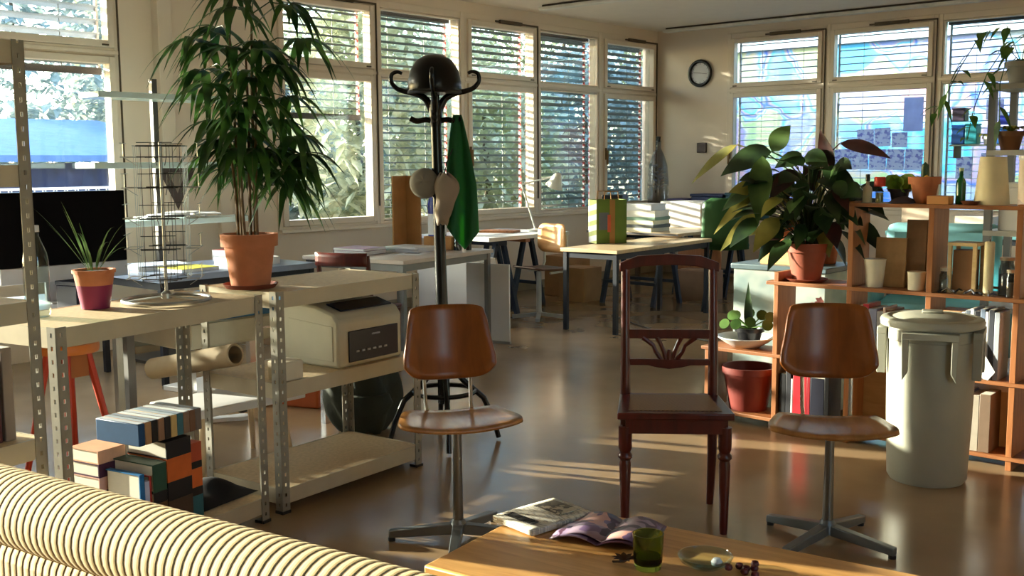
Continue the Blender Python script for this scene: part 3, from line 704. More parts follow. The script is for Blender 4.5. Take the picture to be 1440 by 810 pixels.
for sx in (-1, 1):
    for x0, x1, x2 in ((.012, .02, .045), (.03, .05, .10)):
        m.tube([(sx*x0, dp-.008, .59), (sx*x1, dp-.008, .62), (sx*(x1+.01), dp-.006, .645), (sx*x2, dp-.004, .676)], [.009, .008, .008, .01], 8)
m.tube([(0, dp-.008, .59), (0, dp-.008, .63)], [.012, .006], 8); m.build('carved_splat', redwood, t)

# ------------------------------------------------------------------ grey bin
binm = M('bin_grey', (164, 163, 148), .45, var=.04)
t = thing('dustbin', 'tall grey plastic bin with a lid and drop handles', 'bin', (5.93, 4.66, 0), R(20))
t.scale = (.885, .885, .96)
MB().lathe([(0, .012), (.165, .012), (.175, 0), (.188, .02), (.2, .3), (.208, .65), (.213, .655), (.213, .7), (.207, .705), (.207, .73), (.2, .73), (.195, .6), (.17, .03), (0, .03)], n=48).build('body', binm, t)
MB().lathe([(.228, .715), (.24, .715), (.243, .735), (.236, .748), (.21, .755), (.19, .748), (.17, .757), (.08, .768), (0, .77), (0, .762), (.2, .742), (.228, .738)], n=48).build('lid', binm, t)
MB().b2((-.05, -.03, .768), (.05, .03, .782)).build('lid_grip', binm, t, bevel=.008)
for k, a in enumerate((-92, 172, -6, 92)):
    c, s = math.cos(R(a)), math.sin(R(a)); r = .226
    def Hh(u, z, r=r): return Vector((c*r-s*u, s*r+c*u, z))
    m = MB(); w2 = .095 if k % 2 == 0 else .07
    for sg in (-1, 1): m.prism([(sg*w2, .53), (sg*(w2+.026), .49), (sg*(w2+.034), .7), (sg*w2, .7)], r-.03, r+.014, 'YZ')
    m.prism([(-w2-.034, .672), (w2+.034, .672), (w2+.034, .705), (-w2-.034, .705)], r-.03, r+.015, 'YZ')
    m.xf(Matrix.Rotation(R(a), 4, 'Z')); m.build('drop_handle', binm, t, bevel=.004)

# ------------------------------------------------------------------ coat stand
t = thing('coat_stand', 'black bentwood coat stand behind the plywood chair', 'coat stand', (3.85, 3.742, 0), R(41))
cx = [(0, 0, .2), (-.004, 0, .7), (-.014, 0, 1.2), (-.022, 0, 1.66), (-.022, 0, 1.70)]
MB().tube(cx, [.031, .03, .028, .026, .026], 14).build('pole', blackm, t)
for a in (8, 98, 188, 278):
    c, s = math.cos(R(a)), math.sin(R(a))
    MB().tube([(.012*c, .012*s, .44), (.03*c, .03*s, .40), (.10*c, .10*s, .31), (.2*c, .2*s, .22), (.245*c, .245*s, .12), (.275*c, .275*s, .012)], [.016, .016, .015, .015, .014, .013], 10).build('leg', blackm, t)
MB().ring((0, 0, .26), .155, .012).build('stick_ring', blackm, t)
hk = [(.0, 1.60), (.02, 1.66), (.05, 1.71), (.1, 1.735), (.15, 1.745), (.188, 1.76), (.212, 1.79), (.21, 1.825), (.184, 1.838), (.16, 1.83)]
for a in (0, 90, 180, 270):
    c, s = math.cos(R(a)), math.sin(R(a))
    hr = curve3([(r_, z_, w_) for (r_, z_), w_ in zip(hk, [.02, .02, .017, .015, .013, .012, .011, .010, .009, .008])])
    MB().tube([(-.022+c*r_, s*r_, z_) for r_, z_, w_ in hr], [q[2] for q in hr], 10).build('upper_hook', blackm, t)
    c, s = math.cos(R(a+0)), math.sin(R(a+0))
    MB().tube(curve3([(-.02+c*.01, s*.01, 1.60), (-.02+c*.05, s*.05, 1.608), (-.02+c*.095, s*.095, 1.602), (-.02+c*.125, s*.125, 1.615)]), .0135, 8).build('lower_hook', blackm, t)
MB().lathe([(0, 1.55), (.022, 1.55), (.03, 1.6), (.034, 1.66), (.03, 1.7), (0, 1.71)], (-.021, 0, 0)).build('collar', blackm, t)
t2 = thing('helmet', 'glossy black round helmet resting on top of the coat stand', 'helmet', (3.83, 3.727, 1.735), R(41))
t2.scale = (1.07, 1.07, 1.0)
prof = []
m = MB(); m.lathe([(.118, .0), (.124, .012), (.121, .05), (.108, .11), (.08, .155), (.045, .176), (0, .182)], n=32, sx=.98, sy=1.12); m.build('shell', M('helmet_black', (6, 6, 8), .3, spec=.35), t2, solid=.006)
MB().ring((0, 0, .004), .122, .007, 32, 6).xf(Matrix.Diagonal((.98, 1.12, 1, 1))).build('rim', blackplast, t2)
MB().prism([(-.09, -.115), (0, -.165), (.09, -.115), (.06, -.12), (0, -.13), (-.06, -.12)], .008, .014).build('visor', blackplast, t2)
# hanging things: towel, caps
green, nt, b = nodes('green_cloth')
tc = N(nt, 'ShaderNodeTexCoord'); sp = N(nt, 'ShaderNodeSeparateXYZ'); nt.links.new(tc.outputs['Object'], sp.inputs[0])
n2 = N(nt, 'ShaderNodeTexNoise'); n2.inputs['Scale'].default_value = 3; nt.links.new(tc.outputs['Object'], n2.inputs['Vector'])
nt.links.new(ramp(nt, n2.outputs['Fac'], [(.4, rgb(34, 92, 64)), (.6, rgb(44, 108, 72))]), b.inputs['Base Color']); b.inputs['Roughness'].default_value = .9
tr = N(nt, 'ShaderNodeBsdfTranslucent'); tr.inputs['Color'].default_value = rgb(90, 160, 60); mx = N(nt, 'ShaderNodeMixShader'); mx.inputs[0].default_value = .3
nt.links.new(b.outputs[0], mx.inputs[1]); nt.links.new(tr.outputs[0], mx.inputs[2]); nt.links.new(mx.outputs[0], nt.nodes['Material Output'].inputs['Surface'])
t3 = thing('green_towel', 'green cloth hanging from the right hook of the coat stand', 'towel', (3.85, 3.742, 0), R(41))
def tw(u, v):
    w = .02+.058*min(1, v*1.6)**.8; z = 1.63-.56*v
    off = .085+.02*v
    bot = .0 if v < .8 else -.0
    zz = z-(.10*(1-abs(u-.55)*2)*max(0, (v-.7)/.3))
    return (off+(u-.5)*2*w, .018*math.sin(u*11+v*2)*(.4+v)-.012, zz)
MB().grid(tw, 22, 20).build('cloth', green, t3, solid=.004, normals=False)
capm = M('grey_cap', (128, 122, 112), .9); capm2 = M('beige_cap', (150, 134, 120), .9, var=.2)
t3 = thing('grey_cap', 'round grey felt cap hanging on the left of the coat stand pole', 'cap', (3.79, 3.69, 1.30), R(41))
MB().lathe([(.068, 0), (.072, .012), (.066, .04), (.045, .06), (0, .068)], n=24).xf(Matrix.Rotation(R(80), 4, 'X') @ Matrix.Rotation(R(20), 4, 'Z')).build('crown', capm, t3, solid=.004)
MB().ring((0, 0, 0), .07, .006, 24, 6).xf(Matrix.Rotation(R(80), 4, 'X')).build('brim', capm, t3)
t3 = thing('sun_hat', 'crumpled beige sun hat hanging below the green cloth', 'hat', (3.895, 3.722, 1.265), R(41))
m = MB(); m.grid(lambda u, v: ((.02+.04*math.sin(PI*min(1, v*1.15))+.012*math.sin(9*v))*math.cos(2*PI*u)+.012*math.sin(5*v), (.03)*math.sin(2*PI*u)-.02, .08-.24*v+.01*math.sin(2*PI*u*3)), 20, 14)
m.build('cloth', capm2, t3, solid=.003)
MB().tube([(0, -.02, .075), (.01, -.01, .13), (.04, 0, .2)], .003, 6).build('strap', blackplast, t3)

# ================================================================== wooden rack with books and plants on the right
BY = 5.0; BD = .2
t = thing('wooden_rack', 'open pine shelving rack carrying plants and books behind the chairs', 'shelf', (5.0, BY, 0))
for x, h in ((-.4, .39), (0, .83), (.39, 1.20), (.775, 1.20), (1.16, 1.20), (1.60, 1.20)):
    o = MB().b2((x, 0, 0), (x+.026, BD, h)).build('upright', pine, t, bevel=.002)
for x0, x1, z, d in ((.33, 1.75, 1.175, BD+.02), (-.04, 1.75, .765, BD+.05), (-.42, 1.75, .385, BD+.02), (-.42, 1.75, .045, BD+.02)):
    MB().b2((x0, -.008, z), (x1, d, z+.018)).build('shelf_board', pineboard, t, bevel=.002)
MB().b2((.775+.026, BD-.012, .80), (1.16, BD, .80+.01)).build('stop_strip', pine, t)
WOOD('back_ply', (150, 108, 66), (170, 126, 80), .6, (3, 1, 12))
MB().b2((.416, BD-.016, .07), (.6, BD-.006, .36)).build('back_panel', MATS['back_ply'], t)
def at(x, y, z): return (5.0+x, BY+y, z)
Z3, Z2, Z1, Z0 = 1.1935, .7835, .4035, .0635
# bottom rows of books
def upright_book(x, z, h, th, d, c, label, group, lean=0, y=.01):
    o = MB().b2((0, 0, 0), (th, d, h)).build('book', CV('u%02d_%02d_%02d' % (c[0]//4, c[1]//4, c[2]//4), c), None, bevel=.002)
    MB().b2((.003, .004, h-.002), (th-.003, d+.0005, h+.0005)).build('pages', M('book_pages', (226, 220, 204), .85), o)
    o.location = at(x, y, z); o.rotation_euler = (0, R(lean), 0)
    return tag(o, label, 'book', group)
rows = [
 (.04, Z0, [('black', (24, 24, 28), .24, .035), ('charcoal', (44, 44, 50), .26, .028), ('white', (200, 200, 204), .22, .012), ('red', (178, 26, 40), .25, .075), ('dark red', (140, 22, 34), .25, .02), ('navy', (24, 26, 44), .24, .075), ('black', (20, 20, 24), .25, .025)], 'bottom shelf behind the plywood chair'),
 (.43, Z1, [('brown', (120, 70, 44), .24, .02), ('red', (196, 44, 44), .29, .022), ('crimson', (160, 30, 40), .30, .03), ('grey blue', (120, 122, 150), .28, .04), ('grey', (140, 136, 140), .27, .03), ('pale pink', (210, 180, 170), .29, .012), ('brown', (96, 60, 40), .28, .035), ('dark', (60, 44, 36), .27, .03)], 'middle shelf behind the bin lid'),
 (.94, Z1, [('white', (206, 206, 210), .30, .016), ('slate', (92, 100, 112), .31, .022), ('pale grey', (190, 192, 198), .32, .018), ('black', (30, 30, 36), .31, .026), ('blue grey', (110, 124, 146), .32, .022), ('white', (214, 214, 216), .31, .015), ('dark grey', (60, 62, 70), .32, .025), ('silver', (160, 166, 176), .31, .024)], 'middle shelf right of the bin'),
 (.84, Z0, [('grey', (150, 140, 126), .27, .05), ('taupe', (132, 116, 100), .28, .05), ('violet grey', (120, 112, 128), .27, .045), ('stone', (160, 150, 136), .26, .05), ('brown', (112, 92, 76), .27, .05)], 'bottom shelf right of the bin')]
ordw = ['first', 'second', 'third', 'fourth', 'fifth', 'sixth', 'seventh', 'eighth']
for x, z, bl, where in rows:
    for k, (n, c, h, th) in enumerate(bl):
        if x == .04 and k >= 5: pass
        upright_book(x, z, h, th-.001, .15, c, '%s book standing %s from the left on the %s' % (n, ordw[k], where), 'books on the '+where); x += th
t = thing('paper_file', 'white paper file leaning out beside the bin rim', 'file', at(.93, .045, Z1-.0195), 0)
MB().prism([(-.02, .28), (.05, .25), (.17, .06), (.14, .02), (.10, .03)], -.05, -.047, 'XZ').build('sheet', paperm, t)
MB().prism([(-.012, .272), (.045, .245), (.16, .062), (.135, .03), (.10, .04)], -.046, -.04, 'XZ').build('folder', M('folder_grey', (170, 170, 166), .7), t)
bx = thing('beige_file_box', 'beige wooden file box on the middle shelf right of the bin lid', 'box', at(.83, .01, Z1))
MB().b2((0, 0, 0), (.105, .15, .30)).build('carton', WOOD('file_ply', (200, 150, 100), (218, 172, 122), .6), bx, bevel=.003); MB().b2((.03, -.003, .2), (.075, 0, .24)).build('label_card', paperm, bx)
bx = thing('white_drawer_box', 'white lidded box on the bottom shelf right of the bin', 'box', at(.835, .165, Z0))
MB().b2((0, 0, .0), (.3, .03, .30)).build('box_front', M('cream_card', (214, 202, 176), .8), bx, bevel=.003); MB().b2((-.002, -.004, .26), (.302, .034, .31)).build('lid', paperm, bx, bevel=.003)
# cups, boards on the middle board, upper bay
def cup(label, loc, r0, r1, h, mat, name='beaker', cat='cup', group=None):
    t = thing(name, label, cat, loc, 0, group)
    MB().lathe([(0, 0), (r0, 0), (r1, h), (r1-.004, h), (r0-.004, .006), (0, .006)], n=28).build('body', mat, t)
    MB().lathe([(r1-.003, h-.004), (r1+.002, h-.002), (r1+.002, h+.002), (r1-.003, h+.002)], n=28).build('rim', mat, t); return t
cup('white paper cup standing in the upper bay of the rack', at(.50, .07, Z2), .040, .052, .135, M('paper_cup', (214, 204, 184), .6))
cup('small cream cup standing right of the paper cup', at(.705, .07, Z2), .038, .042, .085, MATS['paper_cup'])
for k, (x, w, h, c, l) in enumerate(((.48, .15, .24, (176, 140, 96), 'tan board leaning behind the white paper cup'), (.62, .10, .33, (126, 96, 70), 'brown board leaning in the middle of the upper bay'), (.70, .07, .30, (150, 138, 130), 'grey board leaning right in the upper bay'))):
    o = MB().b2((0, 0, 0), (w, .012, h)).build('wood_offcut', M('offcut%d' % k, c, .7, scale=20), None, bevel=.002); o.location = at(x, .112+.016*k, Z2); o.rotation_euler = (R(-4), 0, 0); tag(o, l, 'board', 'boards leaning in the rack')
# right hand bay: jars on the middle board
t = thing('wooden_lantern', 'pale wooden slatted lantern box standing in the right bay of the rack', 'lantern', at(.92, .1, Z2))
m = MB()
for x in (-.055, .055):
    for y in (-.055, .055): m.b2((x-.008, y-.008, 0), (x+.008, y+.008, .22))
m.build('corner_bar', WOOD('pale_wood', (206, 176, 124), (226, 198, 150), .6), t)
MB().b2((-.065, -.065, .22), (.065, .065, .235)).build('top_board', MATS['pale_wood'], t); MB().b2((-.065, -.065, .0005), (.065, .065, .014)).build('base_board', MATS['pale_wood'], t)
MB().b2((-.045, -.045, .016), (.045, .045, .2)).build('core', M('lantern_core', (130, 92, 60), .7), t)
t = thing('candle', 'cream pillar candle standing beside the wooden lantern', 'candle', at(1.035, .055, Z2))
MB().lathe([(0, 0), (.022, 0), (.022, .24), (.018, .245), (0, .24)], n=20).build('wax', M('wax', (232, 220, 180), .5), t); MB().cyl((0, 0, .24), (0, 0, .255), .0015, n=5).build('wick', blackm, t)
gj = GLASS('jar_glass', (214, 222, 226), 2.2)
for k, (x, y, r, h, l) in enumerate(((.845, .06, .03, .10, 'little glass jar left of the wooden lantern'), (1.10, .1, .035, .16, 'tall glass jar right of the cream candle'), (1.135, .04, .02, .11, 'narrow glass jar at the right end of the bay'))):
    t = thing('glass_jar', l, 'jar', at(x, y, Z2), 0, 'glass jars in the rack')
    MB().lathe([(0, 0), (r, 0), (r, h*.8), (r*.8, h*.9), (r*.8, h), (r*.8-.003, h), (r*.8-.003, h*.9), (r-.003, h*.79), (r-.003, .004), (0, .004)], n=20).build('body', gj, t)
    MB().lathe([(0, .0045), (r-.004, .0045), (r-.004, h*.6), (0, h*.62)], n=18).build('contents', M('jar_contents%d' % k, [(226, 218, 200), (206, 200, 212), (190, 160, 140)][k], .7), t)
    MB().lathe([(0, 0), (r*.9, 0), (r*.9, .014), (0, .014)], (0, 0, h), 20).build('lid', M('jar_lid', (200, 190, 176), .4), t)
t = thing('loose_tools', 'low heap of small dark tools and cables along the board front', 'tools', at(.93, .045, Z2)); 
for k in range(9):
    x = -.1+.03*k+rnd.uniform(-.01, .01); a = rnd.uniform(0, 3); MB().tube([(x-.02*math.cos(a), -.02*math.sin(a)-.02, .006), (x, -.01, .012+.01*(k % 2)), (x+.03*math.cos(a), .03*math.sin(a)-.02, .006)], .005, 6).build('tool', [blackplast, chrome, M('tool_grey', (120, 124, 140), .4)][k % 3], t)
# things on the top board
def bottle(label, loc, r, h, mat, cap, caph=.02, name='bottle', group=None):
    t = thing(name, label, 'bottle', loc, 0, group)
    MB().lathe([(0, 0), (r, 0), (r, h*.62), (r*.9, h*.7), (r*.4, h*.8), (r*.36, h), (0, h)], n=20).build('body', mat, t)
    MB().lathe([(0, 0), (r*.48, 0), (r*.48, caph), (0, caph)], (0, 0, h-.003), 16).build('cap', cap, t); return t
bottle('small pale bottle with a black spray cap on the rack top', at(.455, .06, Z3), .022, .105, M('pale_bottle', (206, 196, 160), .3), blackm, .035, group='bottles on the rack top')
t = bottle('small clear bottle with a wide red cap on the rack top', at(.515, .06, Z3), .02, .085, clear, M('red_cap', (214, 60, 40), .45), .0, group='bottles on the rack top')
MB().lathe([(0, 0), (.027, 0), (.027, .042), (.024, .046), (0, .046)], (0, 0, .078), 20).build('wide_cap', MATS['red_cap'], t)
MB().lathe([(0, .002), (.017, .002), (.017, .05), (0, .05)], (0, 0, 0), 16).build('liquid', M('yellow_liquid', (190, 170, 90), .2), t)
t = thing('leafy_pot_plant', 'small pot plant with wrinkled lime green leaves on the rack top', 'plant', at(.585, .13, Z3))
plant_pot(t, .035, .048, .065, M('dark_pot', (52, 44, 48), .5), 0, .012)
m = MB()
for k in range(16):
    a = k*2.4; m.leaf((.015*math.cos(a), .015*math.sin(a), .06), (math.cos(a), math.sin(a)*.7, rnd.uniform(.9, 3)), rnd.uniform(.09, .15), rnd.uniform(.07, .09), .5, .1, (rnd.uniform(-.5, .5), -1, .2), n=5)
m.build('foliage', LEAF('lime_leaf', (120, 160, 50), (176, 204, 96), .45), t, normals=False)
t = thing('cactus_pot', 'terracotta pot with a small cactus on the rack top', 'plant', at(.715, .1, Z3))
t.scale = (.9, .9, 1)
plant_pot(t, .05, .076, .125, terra, 0, .035)
MB().lathe([(0, .10), (.018, .1), (.022, .14), (.018, .18), (0, .195)], (0, .0, 0), 10).build('cactus', LEAF('cactus_green', (50, 84, 50), (76, 112, 66), .1), t)
m = MB()
for k in range(6): a = k*1.05+.3; m.leaf((.04*math.cos(a), .03*math.sin(a), .105), (math.cos(a), math.sin(a), .9), .065, .02, .3, .2, n=4)
m.build('foliage', MATS['cactus_green'], t, normals=False)
MB().lathe([(0, .0), (.014, .0), (.016, .02), (0, .03)], (.02, -.03, .105), 10).build('flower', M('orange_flower', (240, 180, 80), .5), t)
o = tag(MB().b2((0, 0, 0), (.1, .07, .04)).build('wood_block', WOOD('oak_block', (176, 116, 64), (200, 142, 84), .5), None, bevel=.003), 'small square block of brown wood lying on the rack top', 'wood block'); o.location = at(.765, -.005, Z3)
bottle('slim dark green glass bottle standing on the rack top', at(.885, .09, Z3), .022, .155, M('green_bottle', (26, 96, 48), .12), M('foil_cap', (180, 200, 160), .4), .015)
t = thing('cream_bucket', 'upside down cream lampshade standing on the rack top', 'lampshade', at(1.02, .1, Z3))
t.scale = (.85, .85, .92)
MB().lathe([(.09, 0), (.066, .235), (.062, .235), (.086, 0)], n=36).build('shade', M('cream_shade', (226, 212, 172), .6), t); MB().lathe([(0, .23), (.0618, .23), (.0618, .234), (0, .234)], n=36).build('top_disc', MATS['cream_shade'], t)
t = thing('dark_saucer', 'shallow brown dish beside the cream lampshade on the rack top', 'dish', at(.95, .03, Z3))
MB().lathe([(0, 0), (.03, 0), (.045, .018), (.042, .018), (.028, .004), (0, .004)]).build('dish', M('brown_dish', (100, 56, 36), .4), t)
t = thing('paper_canister', 'tall white paper canister at the right end of the rack top', 'canister', at(1.185, .09, Z3))
MB().lathe([(0, 0), (.05, 0), (.05, .2), (0, .2)], n=28).build('body', PRINT('canister_print', (222, 206, 190), (150, 130, 150), (8, 8, 14), .7), t); MB().lathe([(0, 0), (.053, 0), (.053, .02), (0, .022)], (0, 0, .2), 28).build('lid', M('lid_white', (220, 216, 214), .4), t)
t = thing('beret', 'dark cloth cap lying between the bottle and the cactus pot', 'cap', at(.635, .05, Z3))
MB().grid(lambda u, v: ((u-.5)*.11, (v-.5)*.1, .003+.03*(math.sin(PI*u)*math.sin(PI*v))**.5), 14, 12).build('cloth', M('dark_cloth', (52, 40, 46), .9), t)

# ------------------------------------------------------------------ big dark-leaved plant on the middle board
bl = LEAF('rubber_leaf', (22, 40, 24), (48, 70, 36), .2, .3); bl2 = LEAF('rubber_leaf_yellow', (104, 104, 44), (150, 142, 70), .3, .3); bl3 = LEAF('rubber_leaf_bronze', (74, 40, 36), (40, 28, 30), .2, .3)
t = thing('rubber_plant', 'large dark leaved plant in a terracotta pot on the rack', 'plant', at(.13, .10, Z2))
MB().lathe([(0, 0), (.088, 0), (.108, .014), (.102, .016), (.086, .006), (0, .006)]).build('saucer', terradark, t)
plant_pot(t, .07, .106, .19, terradark, .007, .045)
for k, (x, y, h) in enumerate(((0, 0, .62), (-.06, .02, .55), (.06, -.01, .6), (-.03, -.03, .45), (.03, .04, .5))):
    MB().tube([(x*.4, y*.4, .18), (x*.8, y*.8, .3), (x*1.4, y*1.4, h)], [.008, .007, .005], 7).build('stem', M('green_stem', (70, 72, 44), .7), t)
def petiole_leaf(stalk, b0, d, L, W, mat, dr, up=(0, 0, 1)):
    m = MB(); b0 = Vector(b0); mid = (Vector(stalk)+b0)/2+Vector((0, 0, .04)); m.tube([stalk, mid, b0], .0035, 5)
    m.leaf(b0, d, L, W, dr, .15, up, n=8); m.build('leaf', mat, t, normals=False)
lg = LEAF('rubber_leaf_green', (44, 72, 34), (74, 100, 48), .25, .3)
special = [((-.05, 0, .52), (-.40, -.02, .70), (-.9, -.05, -.45), .30, .07, bl2, .25, (0, -1, .6)), ((-.03, 0, .5), (-.20, -.02, .66), (-.85, -.2, -.1), .27, .14, bl, .35, (.1, -1, .5)),
 ((0, 0, .5), (-.24, .06, .66), (.3, .1, .6), .2, .12, lg, .2, (0, -1, .2)), ((0, 0, .5), (-.22, -.08, .64), (.08, -.25, -.9), .33, .13, lg, .1, (.2, -1, .1)),
 ((.02, 0, .5), (-.02, -.02, .62), (-.7, -.2, .15), .15, .10, bl, .5, (0, -1, .6)), ((.02, 0, .5), (-.02, -.02, .63), (.8, -.2, .2), .16, .10, bl, .6, (0, -1, .6)),
 ((.03, 0, .5), (.12, 0, .55), (-.32, 0, 1), .22, .085, bl3, -.05, (0, -1, 0)), ((.03, 0, .5), (.16, 0, .70), (.97, 0, -.1), .26, .075, bl3, .2, (0, -.8, .6)),
 ((.03, 0, .48), (.08, -.02, .57), (.85, -.1, -.2), .21, .10, bl, .35, (0, -1, .7)), ((.03, 0, .45), (.12, -.04, .46), (.8, -.3, -.3), .22, .10, bl, .4, (0, -1, .7)),
 ((-.03, 0, .4), (-.26, -.06, .45), (-.7, -.3, -.5), .26, .07, bl2, .3, (0, -1, .5)), ((-.03, 0, .4), (-.22, -.08, .36), (-.75, -.3, -.6), .26, .08, bl2, .25, (.2, -1, .5)), ((-.03, 0, .4), (-.2, -.05, .53), (-.9, -.3, -.3), .24, .11, lg, .35, (0, -1, .7))]
for a_ in special: petiole_leaf(*a_)
for k in range(86):
    a = k*2.399; q = math.sqrt((k+.5)/86); x = .34*q*math.cos(a)-.01; z = .40+.2*q*math.sin(a); y = rnd.uniform(-.2, .2)*(1.1-.6*q)
    d = Vector((x*2.2, y*2-.25, rnd.uniform(-.5, .35))); 
    petiole_leaf((x*.15, y*.2, .2+.3*max(0, z-.25)), (x*.8, y, z), d, rnd.uniform(.12, .2), rnd.uniform(.07, .11), [bl, bl, bl, lg, bl, bl, bl3, bl, bl, bl2, bl][k % 11], rnd.uniform(.15, .6), (rnd.uniform(-.6, .6), rnd.uniform(-1.2, .1), rnd.uniform(.4, 1)))

# ------------------------------------------------------------------ left bay: bowl with pot plant, red pot, crate, boxes
t = thing('pink_orchid', 'small pink flowering plant in the bay behind the plywood chair back', 'plant', at(.14, .1, Z1))
plant_pot(t, .04, .056, .09, M('grey_pot', (150, 150, 150), .5), 0, .014)
m = MB()
for k in range(7): a = k*.9; m.leaf((0, 0, .08), (math.cos(a), math.sin(a), .7), .13, .035, .5, .2, n=5)
m.build('foliage', bl, t, normals=False)
m = MB(); m.tube([(0, 0, .08), (.02, -.01, .2), (.07, -.01, .28)], .003, 5); m.build('stem', MATS['green_stem'], t)
m = MB()
for c_ in ((.02, -.01, .22), (.05, -.01, .26), (.075, -.01, .285)):
    for q in range(5): a = q*1.2566; m.leaf(c_, (math.cos(a), -.5, math.sin(a)), .03, .02, .05, .1, (0, -1, 0), n=3)
m.build('flower', LEAF('pink_petal', (216, 120, 130), (232, 160, 160), .4), t, normals=False)
t = thing('white_bowl', 'white enamel bowl on the low left shelf of the rack', 'bowl', at(-.21, .105, Z1), 0)
MB().lathe([(0, 0), (.07, 0), (.12, .03), (.155, .055), (.155, .06), (.15, .06), (.115, .036), (.066, .006), (0, .006)], n=36).build('bowl', M('enamel', (222, 222, 222), .25), t)
t = thing('succulent_pot', 'round leaved green plant in a black pot inside the white bowl', 'plant', at(-.19, .105, Z1+.0065), 0)
plant_pot(t, .05, .072, .10, blackplast, 0, .02)
m = MB()
for a, e, L in ((170, .5, .13), (190, .1, .14), (10, .6, .13), (-10, .25, .12), (60, .9, .1), (120, 1.0, .1), (250, .3, .1), (300, .5, .1), (205, .9, .1)):
    c, s = math.cos(R(a)), math.sin(R(a)); d = Vector((c, s, e)).normalized(); b0 = Vector((0, 0, .095)); e1 = b0+d*L
    m.tube([b0, b0+d*L*.6, e1], .0035, 5)
    n_ = Vector((c*.3+.3, -.8, .5)).normalized(); x = n_.orthogonal().normalized(); y = n_.cross(x)
    o_ = [e1+(x*math.cos(q*PI/6)+y*math.sin(q*PI/6))*.03 for q in range(12)]; m.add(o_+[p+n_*.006 for p in o_], [tuple(range(12)), tuple(range(23, 11, -1))]+[(i, (i+1) % 12, (i+1) % 12+12, i+12) for i in range(12)])
m.build('foliage', LEAF('succulent_leaf', (60, 96, 40), (96, 132, 60), .25), t)
MB().leaf((0, 0, .09), (-.05, 0, 1), .26, .055, .02, .3, (0, -1, .2), n=8, shape=.55).build('spear_leaf', bl, t, normals=False)
t = thing('red_flower_pot', 'big dark red plastic flower pot on the bottom left shelf', 'pot', at(-.2, .125, Z0), 0)
MB().lathe([(0, 0), (.10, 0), (.135, .2), (.145, .2), (.147, .235), (.137, .235), (.13, .21), (.095, .01), (0, .01)], n=32).build('pot', M('red_pot', (112, 40, 32), .5), t)
MB().lathe([(0, .0), (.1225, .0), (.1225, .01), (0, .012)], (0, 0, .165), 32).build('soil', soilm, t)
crate = GLASS('crate_plastic', (196, 214, 216), 1.5)
cp, nt, b = nodes('milky_plastic'); b.inputs['Base Color'].default_value = rgb(196, 210, 212); b.inputs['Roughness'].default_value = .5; b.inputs['Transmission Weight'].default_value = .0
n1 = N(nt, 'ShaderNodeTexNoise'); n1.inputs['Scale'].default_value = 7; nt.links.new(coords(nt), n1.inputs['Vector']); nt.links.new(ramp(nt, n1.outputs['Fac'], [(.35, rgb(150, 172, 176)), (.65, rgb(226, 228, 220))]), b.inputs['Base Color'])
tr = N(nt, 'ShaderNodeBsdfTranslucent'); tr.inputs['Color'].default_value = rgb(220, 230, 226); mx = N(nt, 'ShaderNodeMixShader'); mx.inputs[0].default_value = .5
nt.links.new(b.outputs[0], mx.inputs[1]); nt.links.new(tr.outputs[0], mx.inputs[2]); nt.links.new(mx.outputs[0], nt.nodes['Material Output'].inputs['Surface'])
t = thing('storage_crate', 'milky plastic storage crate standing behind the white bowl', 'crate', (4.86, 5.52, 0), 0)
m = MB(); m.b2((-.27, -.2, .02), (.27, -.19, .80)); m.b2((-.27, .19, .02), (.27, .2, .80)); m.b2((-.27, -.19, .02), (-.26, .19, .80)); m.b2((.26, -.19, .02), (.27, .19, .80)); m.b2((-.26, -.19, .02), (.26, .19, .035)); m.build('body', cp, t)
MB().b2((-.285, -.215, .80), (.285, .215, .83)).build('lid', M('crate_lid', (86, 104, 112), .4), t, bevel=.006)
for x in (-.22, .22):
    for y in (-.15, .15): MB().cyl((x, y, 0), (x, y, .02), .02, n=10).build('caster', blackplast, t)
t = thing('wooden_seed_box', 'low pale wooden box on the lid of the milky crate', 'box', (4.84, 5.46, .8305), 0)
m = MB(); m.b2((-.12, -.08, 0), (.12, -.07, .10)); m.b2((-.12, .07, 0), (.12, .08, .10)); m.b2((-.12, -.07, 0), (-.11, .07, .10)); m.b2((.11, -.07, 0), (.12, .07, .10)); m.b2((-.11, -.07, 0), (.11, .07, .01)); m.build('box', WOOD('box_pine', (206, 158, 96), (226, 182, 122), .6), t)
t = thing('terracotta_planter', 'terracotta planter standing in the pale wooden box', 'pot', (4.83, 5.46, .8415), 0)
t.scale = (.98, .98, 1.25)
MB().lathe(pot_profile(.05, .066, .17, .03), n=28).build('pot', terra, t)
m = MB()
for k in range(7): a = k*.9; m.leaf((0, 0, .15), (math.cos(a), math.sin(a), .9), .14, .035, .5, .2, n=5)
m.build('foliage', bl2, t, normals=False)
t = thing('green_planter', 'small red clay pot beside the big plant on the crate lid', 'pot', (5.02, 5.6, .8305), 0)
MB().lathe(pot_profile(.04, .056, .11, .025), n=24).build('pot', terra, t)

